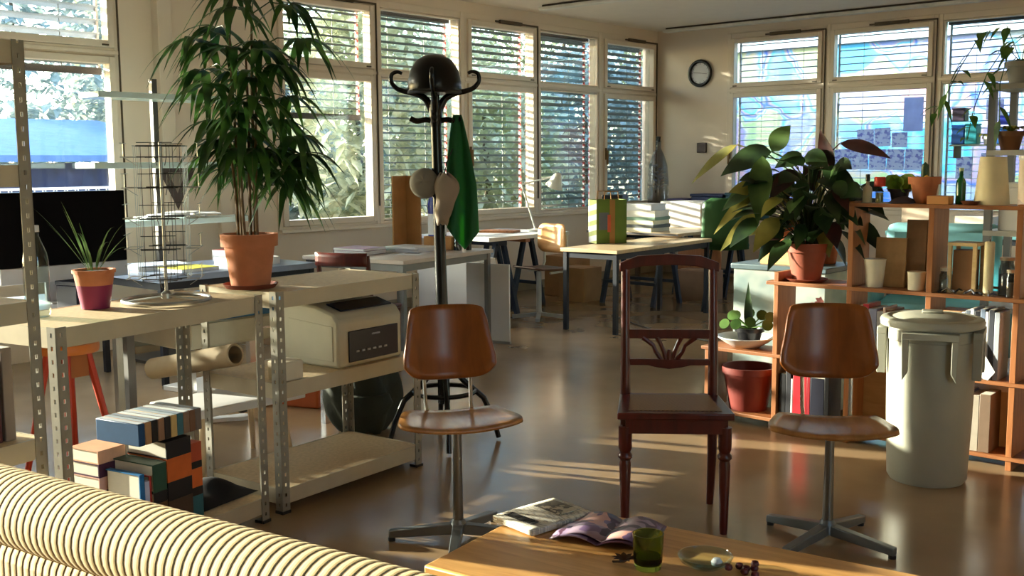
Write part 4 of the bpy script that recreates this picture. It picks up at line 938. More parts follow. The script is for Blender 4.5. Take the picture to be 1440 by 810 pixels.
# ------------------------------------------------------------------ grey steel rack with the trailing vine
t = thing('steel_plant_rack', 'tall grey steel rack holding hanging plants near the back windows', 'rack', (5.55, 6.6, 0), 0)
for x in (0, .7):
    for y in (0, .4): MB().b2((x-.02, y-.02, 0), (x+.02, y+.02, 1.84)).build('post', M('rack_grey', (120, 124, 130), .5, metal=.3), t)
for z in (.5, .95, 1.42, 1.80): MB().b2((-.021, -.022, z), (.721, .422, z+.03)).build('shelf_board', M('rack_board', (176, 176, 172), .5), t)
vl = LEAF('vine_leaf', (50, 92, 40), (100, 140, 60), .4)
t = thing('trailing_vine', 'trailing vine in a pot on top of the steel rack', 'plant', (5.66, 6.72, 1.8305), 0)
plant_pot(t, .06, .085, .13, M('grey_pot', (150, 150, 150), .5), 0)
for k, pts in enumerate(([(0, 0, .12), (-.08, -.04, .34), (-.2, -.1, .30), (-.30, -.12, .12), (-.38, -.13, -.05), (-.44, -.14, -.16)], [(0, 0, .12), (-.06, -.1, .22), (-.14, -.16, .06), (-.2, -.18, -.14), (-.23, -.18, -.32)], [(0, 0, .12), (.05, -.1, .28), (-.02, -.16, .2), (-.06, -.18, .0), (-.05, -.19, -.22)])):
    m = MB(); m.tube(pts, .003, 5); n = 0
    for i in range(len(pts)-1):
        for f_ in (.2, .6, .95):
            p = Vector(pts[i]).lerp(Vector(pts[i+1]), f_); n += 1
            m.leaf(p, (rnd.uniform(-.8, .5), rnd.uniform(-.8, .1), rnd.uniform(-.6, .2)), rnd.uniform(.07, .12), rnd.uniform(.04, .06), .6, .2, n=5, shape=.6)
    m.build('tendril', vl, t, normals=False)
t = thing('yellow_pot_plant', 'yellow leaved plant in a brown pot on the steel rack shelf', 'plant', (5.63, 6.68, 1.4505), 0)
plant_pot(t, .05, .075, .11, M('brown_pot', (120, 76, 46), .5), 0)
m = MB()
for k in range(14): a = k*2.4; m.leaf((0, 0, .1), (math.cos(a), math.sin(a), 1.1), rnd.uniform(.12, .18), .05, .6, .2, n=5)
m.build('foliage', LEAF('yellow_leaf', (170, 170, 50), (200, 196, 90), .4), t, normals=False)
t = thing('white_storage_box', 'white storage box on the steel rack below the yellow plant', 'box', (5.6, 6.62, .9805), 0)
MB().b2((0, 0, 0), (.32, .3, .25)).build('body', whitem, t, bevel=.005); MB().b2((-.006, -.006, .25), (.326, .306, .28)).build('lid', whitem, t, bevel=.005)
t = thing('ceramic_vase', 'white ceramic vase on the steel rack beside the storage box', 'vase', (6.03, 6.75, .9805), 0); MB().lathe([(0, 0), (.04, 0), (.07, .1), (.03, .2), (.04, .24), (.034, .24), (0, .2)]).build('body', paperm, t)

# ------------------------------------------------------------------ things at the back windows
t = thing('window_shelf', 'narrow glass shelf across the back window holding blue boxes', 'shelf', (3.72, YB-.06, 1.53), 0)
MB().b2((0, -.2, 0), (.85, 0, .018)).build('shelf_board', M('shelf_greyglass', (120, 140, 140), .2), t)
for x in (.04, .81): MB().b2((x-.01, -.16, -.12), (x+.01, .02, 0)).build('bracket', darkgap, t)
blueb = [('storage_box', 'dark purple grey box, top left on the window shelf stack', (3.73, .23, .13, .15), (66, 58, 84)), ('storage_box', 'deep blue box at the left end of the window shelf', (3.73, .0, .13, .21), (24, 80, 160)), ('storage_box', 'teal box next to the deep blue box on the window shelf', (3.865, .0, .12, .22), (40, 150, 170)), ('storage_box', 'bright blue jar shaped box at the right of the window shelf', (4.17, .0, .16, .17), (40, 110, 200)), ('storage_box', 'royal blue box upon the bright blue jar box', (4.19, .19, .12, .10), (30, 50, 160))]
for nm, l, (x, z, w, h), c in blueb:
    o = thing(nm, l, 'box', (x, YB-.2, 1.5485+z), 0, 'boxes on the window shelf')
    MB().b2((0, -.05, 0), (w, .08, h-.03)).build('body', M('blue%d_%d' % (c[0], c[1]), c, .4), o, bevel=.01); MB().b2((-.003, -.053, h-.03), (w+.003, .083, h-.012)).build('lid', MATS['blue%d_%d' % (c[0], c[1])], o, bevel=.004)
t = thing('window_plant', 'yellow green pot plant on the window shelf between blue boxes', 'plant', (4.07, YB-.17, 1.5485), 0)
plant_pot(t, .035, .05, .08, paperm, 0)
m = MB()
for k in range(14): a = k*2.4; m.leaf((0, 0, .07), (math.cos(a), math.sin(a), 1.0), rnd.uniform(.12, .2), .055, .7, .2, n=5)
m.build('foliage', MATS['yellow_leaf'], t, normals=False)
def PAPERTHIN(m):
    nt = m.node_tree; b = nt.nodes['Principled BSDF']; src = b.inputs['Base Color'].links[0].from_socket
    tr = N(nt, 'ShaderNodeBsdfTranslucent'); nt.links.new(src, tr.inputs['Color']); mx = N(nt, 'ShaderNodeMixShader'); mx.inputs[0].default_value = .85
    nt.links.new(b.outputs[0], mx.inputs[1]); nt.links.new(tr.outputs[0], mx.inputs[2]); nt.links.new(mx.outputs[0], nt.nodes['Material Output'].inputs['Surface']); return m
scrib = PAPERTHIN(PRINT('scribbled_paper', (236, 236, 250), (176, 176, 220), (36, 1, 50), .6, axis_rot=(0, 0, 0)))
noteW = [(2.37+.196*k, 1.29, .19, .225) for k in range(5)]+[(2.62, 1.53, .19, .2), (2.82, 1.54, .18, .2), (3.01, 1.53, .17, .16)]
nt_l = ['lowest left sheet', 'second sheet of the lower row', 'middle sheet of the lower row', 'fourth sheet of the lower row', 'last sheet of the lower row', 'left sheet of the upper row', 'middle sheet of the upper row', 'small sheet of the upper row']
for k, (x, z, w, h) in enumerate(noteW):
    o = MB().b2((0, 0, 0), (w, .002, h)).build('taped_sheet', scrib, None); o.location = (x, YB+.0222, z); o.rotation_euler = (0, R(rnd.uniform(-3, 3)), 0); tag(o, 'scribbled paper, %s taped to the middle back window' % nt_l[k], 'paper', 'sheets taped to the middle back window')
o = MB().b2((0, 0, 0), (.21, .002, .36)).build('taped_sheet', PAPERTHIN(M('lilac_paper', (212, 216, 246), .8)), None); o.location = (3.13, YB+.0222, 1.70); tag(o, 'tall plain lilac sheet at the top right of the middle back window', 'paper', 'sheets taped to the middle back window')
for k, (x, z, w, h, l) in enumerate(((3.70, 1.2, .16, .22, 'left white sheet below the window shelf'), (3.95, 1.22, .2, .24, 'right white sheet below the window shelf'), (3.98, 1.8, .17, .2, 'white sheet above the window shelf'))):
    o = MB().b2((0, 0, 0), (w, .002, h)).build('taped_sheet', scrib, None); o.location = (x, YB+.0222, z); tag(o, l+' on the vine window', 'paper', 'sheets on the vine window')
# clock
t = thing('wall_clock', 'round black rimmed clock on the wall beside the back windows', 'clock', (.63, YB, 2.46), 0)
MB().ring((0, -.025, 0), .145, .022, 48, 10, 'Y').build('rim', blackm, t)
MB().lathe([(0, 0), (.14, 0), (.14, .02), (0, .02)], n=40).xf(Matrix.Rotation(R(90), 4, 'X')).build('face', M('clock_face', (196, 198, 204), .5), t)
for k in range(12): a = R(30*k); MB().bar((.105*math.sin(a), -.0215, .105*math.cos(a)), (.122*math.sin(a), -.0215, .122*math.cos(a)), .006, .002, (0, 1, 0)).build('hour_mark', M('mark_grey', (90, 90, 96), .6), t)
MB().bar((.02, -.024, .0), (-.09, -.024, .01), .007, .003, (0, 1, 0)).build('hour_hand', MATS['mark_grey'], t); MB().bar((-.02, -.027, .004), (.10, -.027, -.012), .005, .003, (0, 1, 0)).build('minute_hand', MATS['mark_grey'], t)
o = tag(MB().b2((0, 0, 0), (.13, .03, .12)).build('wall_switch', M('switch_dark', (84, 72, 70), .6), None, bevel=.006), 'small dark switch box on the wall below the clock', 'switch'); o.location = (.6, YB-.03, 1.5)

# ------------------------------------------------------------------ back wall bench with boxes
t = thing('low_bench', 'low wooden bench along the wall beneath the clock', 'bench', (.15, YB-.75, 0), 0)
MB().b2((0, 0, .70), (1.9, .6, .735)).build('bench_top', M('bench_top', (150, 130, 110), .5), t, bevel=.004)
for x in (.05, 1.85):
    for y in (.05, .55): MB().b2((x-.025, y-.025, 0), (x+.025, y+.025, .70)).build('leg', M('bench_leg', (90, 80, 72), .5), t)
for k, (x, w, h, c, l) in enumerate(((.42, .28, .22, (54, 44, 92), 'dark purple crate on the low bench'), (.74, .42, .28, (30, 46, 96), 'navy blue crate on the low bench'), (1.2, .4, .3, (40, 90, 110), 'teal crate at the right end of the low bench'))):
    o = thing('plastic_crate', l, 'crate', (.15+x, YB-.62, .7355), 0, 'crates on the low bench')
    MB().b2((0, 0, 0), (w, .3, h-.03)).build('body', M('crate%d' % k, c, .5), o, bevel=.01); MB().b2((-.01, -.01, h-.03), (w+.01, .31, h)).build('rim', MATS['crate%d' % k], o, bevel=.006)
t = thing('glass_demijohn', 'large clear glass demijohn standing in the corner on the bench', 'bottle', (.42, YB-.5, .7355+.22), 0)
t.location = (.32, YB-.45, .736)
MB().lathe([(0, 0), (.1, 0), (.125, .04), (.13, .4), (.11, .62), (.07, .74), (.03, .82), (.03, .9), (.036, .91), (.0, .91)], n=28).build('body', GLASS('demijohn_glass', (206, 212, 220), 2.5), t)
MB().cyl((0, 0, .9), (0, 0, .96), .022, .028).build('stopper', blackm, t)
m = MB()
for k in range(26): a = k*2.4; m.leaf((.03*math.cos(a), .03*math.sin(a), rnd.uniform(.3, .6)), (math.cos(a), math.sin(a), .8), .12, .05, .4, .3, n=4)
m.build('paper_scrap', M('silver_scraps', (170, 176, 190), .4, var=.4), t, normals=False)

# ================================================================== left and far part of the workshop
deskdark = M('desk_frame_dark', (34, 38, 48), .45, metal=.2); trestm = M('trestle_blue', (28, 44, 66), .5)
def frame_table(label, loc, rz, w, d, h, top, legm, th=.03, leg=.035, name='work_table', group=None, rail=True):
    t = thing(name, label, 'table', loc, rz, group)
    MB().b2((0, 0, h-th), (w, d, h)).build('table_top', top, t, bevel=.003)
    for x in (leg, w-leg):
        for y in (leg, d-leg): MB().b2((x-leg/2, y-leg/2, 0), (x+leg/2, y+leg/2, h-th)).build('leg', legm, t)
    if rail:
        m = MB(); z0, z1 = h-th-.05, h-th-.001
        m.b2((leg, leg*.7, z0), (w-leg, leg*1.3, z1)); m.b2((leg, d-leg*1.3, z0), (w-leg, d-leg*.7, z1)); m.b2((leg*.7, leg, z0), (leg*1.3, d-leg, z1)); m.b2((w-leg*1.3, leg, z0), (w-leg*.7, d-leg, z1)); m.build('rail', legm, t)
    return t
warmtop = WOOD('work_top', (196, 170, 136), (212, 188, 152), .3, (2, 14, 1))
frame_table('small dark framed work table with the green bag on it', (2.05, 6.95, 0), R(3), .56, 1.62, .69, warmtop, deskdark)
def trestle(label, loc, rz, w=.6, h=.70, group='blue trestles'):
    t = thing('trestle', label, 'trestle', loc, rz, group)
    for x in (-w/2, w/2):
        for sy in (-1, 1): MB().bar((x, sy*.05, h-.03), (x, sy*.24, .0), .04, .04, (1, 0, 0)).build('leg', trestm, t)
    MB().b2((-w/2-.04, -.06, h-.05), (w/2+.04, .06, h)).build('top_beam', trestm, t, bevel=.003)
    for sy in (-1, 1): MB().bar((-w/2, sy*.19, .22), (w/2, sy*.19, .22), .03).build('stretcher', trestm, t)
    return t
trestle('blue trestle standing behind the small work table', (1.62, 8.78, 0), R(0)); trestle('blue trestle below the stack of trays', (1.75, 9.9, 0), R(0))
o = thing('trestle_table_top', 'long table board lying on two blue trestles by the corner', 'table top', (1.2, 8.45, .7005), 0); MB().b2((0, 0, 0), (1.05, 1.75, .03)).build('board', warmtop, o, bevel=.003); MB().b2((-.003, -.003, .004), (1.053, 0, .026)).build('edge_band', M('edge_dark', (60, 54, 52), .5), o)
trestle('blue trestle under the white desk beneath the windows', (.7, 7.85, 0), R(0), .46)
o = thing('white_desk_top', 'white desk board on a blue trestle beneath the windows', 'table top', (.35, 6.95, .7005), 0); MB().b2((0, 0, 0), (.9, 1.15, .035)).build('board', whitem, o, bevel=.003); MB().b2((.1, .5, -.03), (.9, .56, -.0005)).build('batten', pine, o)
trestle('blue trestle at the near end of the white desk', (.85, 7.2, 0), R(0))
# papers and offcuts on it
o = tag(MB().box((0, 0, .01), (.35, .2, .02)).build('wood_offcut', pine, None), 'flat pale wood offcut on the white desk under the windows', 'board'); o.location = (.8, 7.6, .736); o.rotation_euler = (0, 0, .4)
# desk lamp white
t = thing('desk_lamp', 'white jointed desk lamp beneath the window by the corner', 'lamp', (.62, 8.5, 0), R(0))
t.location = (.95, 7.95, .736)
wl_ = M('lamp_white', (222, 222, 216), .35)
MB().lathe([(0, 0), (.08, 0), (.08, .015), (.02, .025), (0, .025)]).build('base', wl_, t)
MB().tube([(0, 0, .02), (-.12, -.06, .45)], .009, 8).build('lower_arm', wl_, t); MB().tube([(-.12, -.06, .45), (.13, .1, .52)], .008, 8).build('upper_arm', wl_, t)
MB().lathe([(.025, .08), (.04, .06), (.085, -.06), (.08, -.06), (.03, .05), (.0, .06)]).xf(Matrix.Translation((.16, .12, .48)) @ Matrix.Rotation(R(25), 4, 'Y')).build('lamp_shade', wl_, t)
# green patterned bag
t = thing('green_bag', 'tall green and brown paper carrier bag with striped side on the table', 'bag', (2.05, 7.62, .6905), R(58))
bagg = M('bag_green', (96, 122, 44), .6); bagb = M('bag_brown', (160, 116, 60), .7)
m = MB(); w, d, h = .28, .19, .38
m.b2((-w/2, -d/2, 0), (w/2, -d/2+.004, h)); m.b2((-w/2, d/2-.004, 0), (w/2, d/2, h)); m.b2((-w/2, -d/2, 0), (-w/2+.004, d/2, h)); m.b2((w/2-.004, -d/2, 0), (w/2, d/2, h)); m.b2((-w/2, -d/2, 0), (w/2, d/2, .004)); m.build('paper_body', bagg, t)
MB().b2((-.02, -d/2-.003, .0), (.03, -d/2-.0005, h)).build('brown_stripe', bagb, t); MB().b2((-.12, -d/2-.003, .12), (-.03, -d/2-.0005, .27)).build('grey_panel', M('bag_grey', (96, 104, 116), .6), t)
MB().b2((w/2, -d/2+.01, .0), (w/2+.002, d/2-.01, h)).build('side_panel', bagg, t); 
m = MB()
for k in range(4): m.prism([(-d/2, .03+.09*k), (d/2, .0+.09*k), (d/2, .05+.09*k), (-d/2, .08+.09*k)], -w/2-.002, -w/2, 'YZ')
m.build('white_stripe', paperm, t)
MB().b2((-w/2-.0015, -d/2, 0), (-w/2, d/2, h)).build('pale_side', M('bag_lime', (190, 200, 130), .6), t)  # sunlight on this side is put into its paler lime colour
MB().b2((-.04, -d/2-.004, .1), (-.01, -d/2-.003, .25)).build('red_mark', M('bag_red', (200, 90, 60), .6), t)
for y in (-d/2+.01, d/2-.01): MB().tube([(-.07, y, h-.02), (-.06, y, h+.07), (.06, y, h+.07), (.07, y, h-.02)], .005, 6).build('bag_handle', bagb, t)
t = thing('black_box', 'black box standing on the trestle board behind the green bag', 'box', (1.86, 7.72, .6905), R(20)); t.location = (1.33, 8.74, .731); MB().b2((-.1, -.1, 0), (.1, .1, .30)).build('body', blackplast, t, bevel=.004); MB().b2((-.105, -.105, .30), (.105, .105, .34)).build('lid', blackplast, t, bevel=.004)
# stacked trays and papers
z = .731
for k, (h, c, l) in enumerate((('.035', (214, 206, 180), 'lowest tray'), ('.03', (84, 88, 90), 'dark second tray'), ('.04', (226, 218, 190), 'third tray'), ('.03', (120, 150, 130), 'green grey fourth tray'), ('.06', (228, 224, 214), 'white topmost tray'))):
    h = float(h); o = thing('paper_tray', l+' of the stack on the trestle board', 'tray', (1.7+.01*(k % 2), 8.66, z), R(2*k), 'stacked trays')
    m = MB(); mt = M('tray%d' % k, c, .6); m.b2((-.22, -.16, 0), (.22, .16, .004)); m.b2((-.22, -.16, .004), (.22, -.156, h)); m.b2((-.22, .156, .004), (.22, .16, h)); m.b2((-.22, -.156, .004), (-.216, .156, h)); m.b2((.216, -.156, .004), (.22, .156, h)); m.build('tray', mt, o)
    MB().b2((-.2, -.14, .0045), (.2, .14, h-.004)).build('paper_stack', paperm, o); z += h+.001
o = thing('white_carton', 'white flat carton lying on the topmost tray', 'box', (1.68, 8.65, z), R(6)); MB().b2((-.2, -.15, 0), (.21, .15, .05)).build('body', paperm, o, bevel=.004); MB().b2((-.203, -.153, .05), (.213, .153, .062)).build('lid', whitem, o)
# white shelf box behind stack
t = thing('white_cabinet_box', 'white box cabinet standing on the trestle board behind the trays', 'cabinet', (1.5, 9.3, .7310), 0); MB().b2((0, 0, 0), (.5, .35, .26)).build('body', whitem, t, bevel=.004); MB().b2((.02, -.006, .02), (.48, 0, .24)).build('door', whitem, t, bevel=.003)
# school chair
t = thing('school_chair', 'wooden school chair on a metal column by the white desk', 'chair', (1.53, 7.3, 0), R(-9))
tanply = WOOD('tan_ply', (190, 136, 78), (208, 156, 96), .4)
MB().disc(rrect(.38, .36, .06), lambda x, y: (x, y, .45+.03*(y/.18)**2*(1 if y < 0 else .3)), 4).build('seat', M('seat_dark_ply', (84, 60, 48), .4), t, solid=.014)
MB().disc(rrect(.36, .26, .07), lambda x, z: (x, .19+.04*(x/.18)**2*-1+.02*z, .72+z), 4).build('backrest', tanply, t, solid=.012)
for sx in (-1, 1): MB().tube([(sx*.15, .0, .425), (sx*.15, .17, .43), (sx*.15, .205, .5), (sx*.15, .2, .75)], .011, 8).build('back_support', wl_, t)
MB().cyl((0, 0, .06), (0, 0, .43), .025, .022).build('column', M('column_grey', (170, 174, 176), .4, metal=.3), t)
for k in range(4): a = R(45+90*k); MB().bar((0, 0, .05), (.24*math.cos(a), .24*math.sin(a), .022), .035, .03).build('base_arm', MATS['column_grey'], t)
# green shell chair
t = thing('green_chair', 'green plastic shell stool chair seen from behind beyond the work table', 'chair', (2.5, 8.87, 0), R(-150))
gp = M('green_plastic', (44, 84, 48), .35)
prof = [(-.22, .56), (-.2, .582), (-.1, .572), (.05, .57), (.14, .575), (.185, .64), (.21, .82), (.235, 1.02), (.245, 1.06)]
def gsh(u, v):
    i = min(int(v*(len(prof)-1)), len(prof)-2); f = v*(len(prof)-1)-i; y = prof[i][0]*(1-f)+prof[i+1][0]*f; z = prof[i][1]*(1-f)+prof[i+1][1]*f
    w = .235-.03*v - (.08*max(0, v-.85)/.15); x = (u-.5)*2*w; q = (2*u-1)**2
    return (x, y-.05*q*max(0, v-.5)*2, z+.03*q*(1-v))
MB().grid(gsh, 12, 24).build('shell', gp, t, solid=.008)
for sx in (-1, 1):
    for y0, y1 in ((-.12, -.2), (.1, .2)): MB().tube([(sx*.12, y0, .567), (sx*.2, y1, 0)], .011, 8).build('leg', blackm, t)
# boxes below tables
for k, (x, y, w, d, h, c, l) in enumerate(((.84, 8.45, .32, .3, .34, (176, 138, 100), 'brown cardboard box under the trestle board'), (1.7, 9.25, .4, .3, .3, (150, 120, 100), 'carton further back under the trestle board'), (.45, 8.7, .3, .4, .42, (170, 130, 90), 'tall carton by the wall under the windows'))):
    o = thing('cardboard_box', l, 'box', (x, y, 0), 0, 'cartons on the workshop floor'); MB().b2((0, 0, 0), (w, d, h)).build('carton', M('carton%d' % k, c, .8), o, bevel=.003); MB().b2((0, d*.46, h), (w, d*.54, h+.001)).build('tape', M('tape', (190, 160, 120), .4), o)
o = tag(MB().b2((0, 0, 0), (.5, .03, .6)).build('wooden_board', pine, None), 'pale wooden board leaning at the table leg', 'board'); o.location = (1.55, 9.57, .0)

# ------------------------------------------------------------------ desk beneath the windows (centre left)
DR = R(9)
pinkdesk = M('desk_top_pale', (206, 192, 182), .35, var=.04)
frame_table('pale desk with folders beneath the windows and chrome legs', (1.38, 4.80, 0), DR, .92, 1.12, .74, pinkdesk, M('desk_leg_grey', (124, 122, 120), .35, metal=.6), .028, .035, 'desk')
def DW(u, v, z=.7405):
    c, s = math.cos(DR), math.sin(DR); return (1.38+u*c-v*s, 4.80+u*s+v*c, z)
flat = [('purple black folder, lowest in the pile behind the red chair', (60, 44, 66), (.12, .32, 0), .03), ('lilac folder on the purple black folder', (170, 140, 170), (.13, .31, .0305), .018), ('green grey folder lying behind the lilac one', (140, 160, 150), (.12, .56, 0), .022), ('pale blue paper pad near the cardboard panel', (196, 206, 226), (.32, .66, 0), .03), ('white paper pad lying on the pale blue pad', (228, 228, 230), (.34, .65, .0305), .012)]
for l, c, (u, v, z), th in flat:
    o = thing('folder', l, 'folder', DW(u, v, .7405+z), DR+rnd.uniform(-.1, .1), 'folders on the pale desk')
    m = MB(); m.b2((0, -.12, 0), (.3, .12, .002)); m.b2((0, -.12, th-.002), (.3, .12, th)); m.b2((0, -.12, .002), (.002, .12, th-.002)); m.build('cover', M('fold%d_%d' % (c[0], c[1]), c, .6), o); MB().b2((.003, -.118, .0025), (.297, .118, th-.0025)).build('paper_stack', paperm, o)
o = thing('loose_sheet', 'loose white sheet lying near the front edge of the pale desk', 'paper', DW(.62, .5), DR+.3); MB().b2((-.1, -.14, 0), (.1, .14, .0015)).build('sheet', paperm, o); MB().b2((-.06, -.02, .0015), (.05, .06, .0018)).build('printed_block', M('ink_grey', (130, 130, 140), .8), o)
t = thing('folded_cardboard', 'tall folded cardboard panel standing on the pale desk', 'cardboard', DW(.22, .93), DR+R(0))
MB().b2((0, 0, 0), (.15, .012, .56)).build('front_flap', cardm, t); MB().b2((.0, -.16, 0), (.012, 0, .56)).build('side_flap', cardm, t)
t = thing('small_carton', 'small brown carton on the pale desk under the white board', 'box', DW(.45, .86), DR); MB().b2((0, 0, 0), (.26, .14, .10)).build('carton', cardm, t, bevel=.003); MB().b2((0, .065, .10), (.26, .08, .101)).build('tape', M('tape', (190, 160, 120), .4), t)
t = thing('blue_bottle', 'round topped blue container with white label on the small carton', 'container', DW(.53, .93, .8425), DR); MB().lathe([(0, 0), (.07, 0), (.07, .2), (.072, .24), (.06, .29), (.03, .31), (0, .315)], n=28).build('body', M('royal_blue', (24, 40, 150), .35), t); MB().lathe([(.0712, .01), (.0715, .01), (.0715, .17), (.0712, .17)], n=28).build('paper_label', paperm, t)
t = thing('preserve_jar', 'clear jar with a black base on the right of the pale desk', 'jar', DW(.74, .90), 0); MB().lathe([(0, 0), (.03, 0), (.03, .1), (.024, .11), (.024, .2), (.021, .2), (.021, .11), (.027, .1), (.027, .05), (0, .05)], n=20).build('body', gj, t); MB().lathe([(0, .001), (.026, .001), (.026, .045), (0, .045)], n=20).build('contents', blackplast, t)
t = thing('small_ink_bottle', 'small dark bottle beside the clear jar on the pale desk', 'bottle', DW(.80, .96), 0); MB().lathe([(0, 0), (.022, 0), (.022, .06), (.01, .075), (.01, .09), (0, .09)], n=16).build('body', M('ink_bottle', (40, 30, 30), .2), t); MB().lathe([(0, .09), (.013, .09), (.013, .11), (0, .11)], n=12).build('cap', blackm, t)
# red wooden chair at the desk
t = thing('wooden_chair', 'dark red wooden chair tucked at the pale desk beneath the windows', 'chair', (2.22, 4.62, 0), R(200))
for sx in (-1, 1):
    MB().tube([(sx*.18, -.18, 0), (sx*.18, -.18, .44)], [.014, .018], 8).build('leg', redwood, t); MB().tube([(sx*.18, .2, 0), (sx*.18, .18, .44), (sx*.18, .23, .82)], [.014, .018, .015], 8).build('back_post', redwood, t)
MB().b2((-.2, -.2, .435), (.2, .2, .465)).build('seat', redwood, t, bevel=.008)
m = MB(); m.grid(lambda u, v: ((u-.5)*.37, .245-.03*(1-(2*u-1)**2)*-1+0*v, .75+.085*v), 12, 3); m.build('top_rail', redwood, t, solid=.016); MB().bar((-.18, .21, .66), (.18, .21, .66), .014, .03).build('cross_rail', redwood, t)
# white drawer cabinet
t = thing('drawer_cabinet', 'low white drawer cabinet standing at the end of the pale desk', 'cabinet', (.78, 6.52, 0), R(3))
MB().b2((0, 0, .04), (.6, .36, .57)).build('body', whitem, t, bevel=.004)
for k in range(4):
    o = MB().b2((.6, .012, .055+.127*k), (.614, .348, .175+.127*k)).build('drawer', whitem, t, bevel=.003); MB().b2((.614, .13, .158+.127*k), (.624, .24, .168+.127*k)).build('drawer_pull', M('pull_grey', (150, 150, 146), .4), o)
for x in (.05, .55):
    for y in (.05, .31): MB().cyl((x, y, 0), (x, y, .04), .02, n=10).build('caster', blackplast, t)
t = thing('white_screen_board', 'white upright board leaning against the pale desk end', 'board', DW(.62, 1.18, 0), DR); MB().b2((0, 0, .02), (.4, .018, .62)).build('panel', whitem, t, bevel=.003); MB().b2((-.004, -.003, .0), (.404, .021, .02)).build('foot_strip', M('pull_grey', (150, 150, 146), .4), t)

# ------------------------------------------------------------------ computer desk behind the shelves (left)
frame_table('white computer desk behind the metal shelves on the left', (1.98, 1.72, 0), R(0), .85, .96, .72, M('pale_blue_white', (214, 216, 222), .35), M('desk_leg_grey', (124, 122, 120), .35, metal=.6), .03, .04, 'desk')
t = thing('computer_monitor', 'wide black screen all in one computer on the white desk', 'monitor', (2.42, 2.60, .7205), R(90))
MB().b2((-.4, -.02, .19), (.25, .01, .55)).build('screen', M('screen_black', (4, 4, 9), .4, spec=.08), t, bevel=.004)
MB().b2((-.4, -.0215, .11), (.25, .01, .189)).build('chin', M('mac_white', (214, 214, 218), .35), t, bevel=.004)
MB().b2((-.4, .0105, .11), (.25, .035, .55)).build('back_shell', MATS['mac_white'], t, bevel=.008)
MB().prism([(-.02, 0), (.16, 0), (.16, .006), (.05, .01), (.05, .2), (.037, .2), (.03, .012), (-.02, .006)], -.16, .04, 'YZ').build('stand', MATS['mac_white'], t)
t = thing('navy_box', 'dark navy box on the shelf behind the purple based pot', 'box', (2.42, 2.85, .7205), R(10)); t.location = LW(.29, .385, .897)
t.location = (2.70, 2.52, .7205); MB().b2((-.1, -.13, 0), (.05, .05, .115)).build('body', M('navy', (20, 22, 54), .5), t, bevel=.004); MB().b2((-.103, -.133, .115), (.053, .053, .135)).build('lid', MATS['navy'], t, bevel=.003)
t = thing('wooden_ball', 'orange wooden ball on the tall shelf at the left edge', 'ball', (4.52, 1.25, 1.0005), 0); MB().lathe([(0, 0)]+[(.02*math.sin(PI*k/10), .02-.02*math.cos(PI*k/10)) for k in range(1, 10)]+[(0, .04)], n=16).build('ball', M('orange_wood', (190, 110, 50), .5), t)
for k, (u, c, w, h, l) in enumerate(((.28, (120, 104, 92), .03, .29, 'grey brown binder, left of the three on the tall shelf'), (.32, (90, 40, 44), .02, .26, 'thin dark red binder between the grey ones on the tall shelf'), (.35, (136, 118, 104), .035, .28, 'broad grey brown binder, right of the three on the tall shelf'))):
    o = MB().b2((0, 0, 0), (w, .24, h)).build('binder', M('binder%d' % k, c, .6), None, bevel=.003); MB().b2((.004, .002, h), (w-.004, .236, h+.001)).build('pages', M('book_pages', (226, 220, 204), .85), o)
    o.location = LW(u, .05, .586, (4.527, 1.011), LU); o.rotation_euler = (0, 0, LU); tag(o, l, 'binder', 'binders on the tall shelf')
# stool with red legs
t = thing('wooden_stool', 'orange wooden stool with red legs behind the metal shelves', 'stool', (3.02, 2.22, 0), R(15))
MB().lathe([(0, .58), (.13, .58), (.135, .59), (.135, .61), (.13, .62), (0, .62)], n=28).build('seat', M('stool_orange', (196, 112, 44), .45), t)
MB().prism([(-.05, -.05), (.05, -.05), (.07, .05), (-.07, .05)], .47, .58).build('swivel_block', M('stool_brown', (150, 86, 36), .5), t)
for k in range(4): a = R(45+90*k); MB().tube([(.08*math.cos(a), .08*math.sin(a), .58), (.2*math.cos(a), .2*math.sin(a), 0)], [.018, .013], 8).build('leg', M('stool_red', (176, 56, 30), .45), t)
# glass display shelving by the wall
t = thing('glass_shelf_stand', 'slim dark post stand with three pale glass shelves by the window', 'shelf', (.62, 4.1, 0), 0)
MB().b2((-.02, .0, 0), (.02, .04, 2.0)).build('post', M('post_dark', (66, 62, 58), .5), t)
MB().b2((-.2, -.2, 0), (.2, .24, .02)).build('base_plate', M('post_dark', (66, 62, 58), .5), t)
gs = M('pale_glass_shelf', (206, 228, 228), .15, var=.03)
for z, y0, y1 in ((.98, -.55, .65), (1.375, -.6, .8), (1.84, -.55, .45)): MB().b2((.031, y0, z), (.30, y1, z+.04)).build('glass_shelf', gs, t, bevel=.004)
t = thing('dark_pennant', 'dark triangular pennant hanging under the glass shelf', 'pennant', (.72, 4.22, 1.374), R(60)); MB().prism([(-.13, 0), (.13, 0), (0, -.30)], -.006, .006, 'XZ').build('cloth', M('pennant_dark', (62, 50, 46), .9), t); MB().prism([(-.06, -.03), (.06, -.03), (0, -.18)], -.008, -.0061, 'XZ').build('inner_triangle', M('pennant_grey', (110, 98, 88), .9), t)
t = thing('white_papers', 'heap of white papers lying on the low glass shelf', 'papers', (.78, 4.2, 1.026), 0)
for k in range(5): MB().box((0, .1*k-.2, .01+.012*(k % 3)), (.18, .24, .01), .3*k).build('sheet', paperm, t)
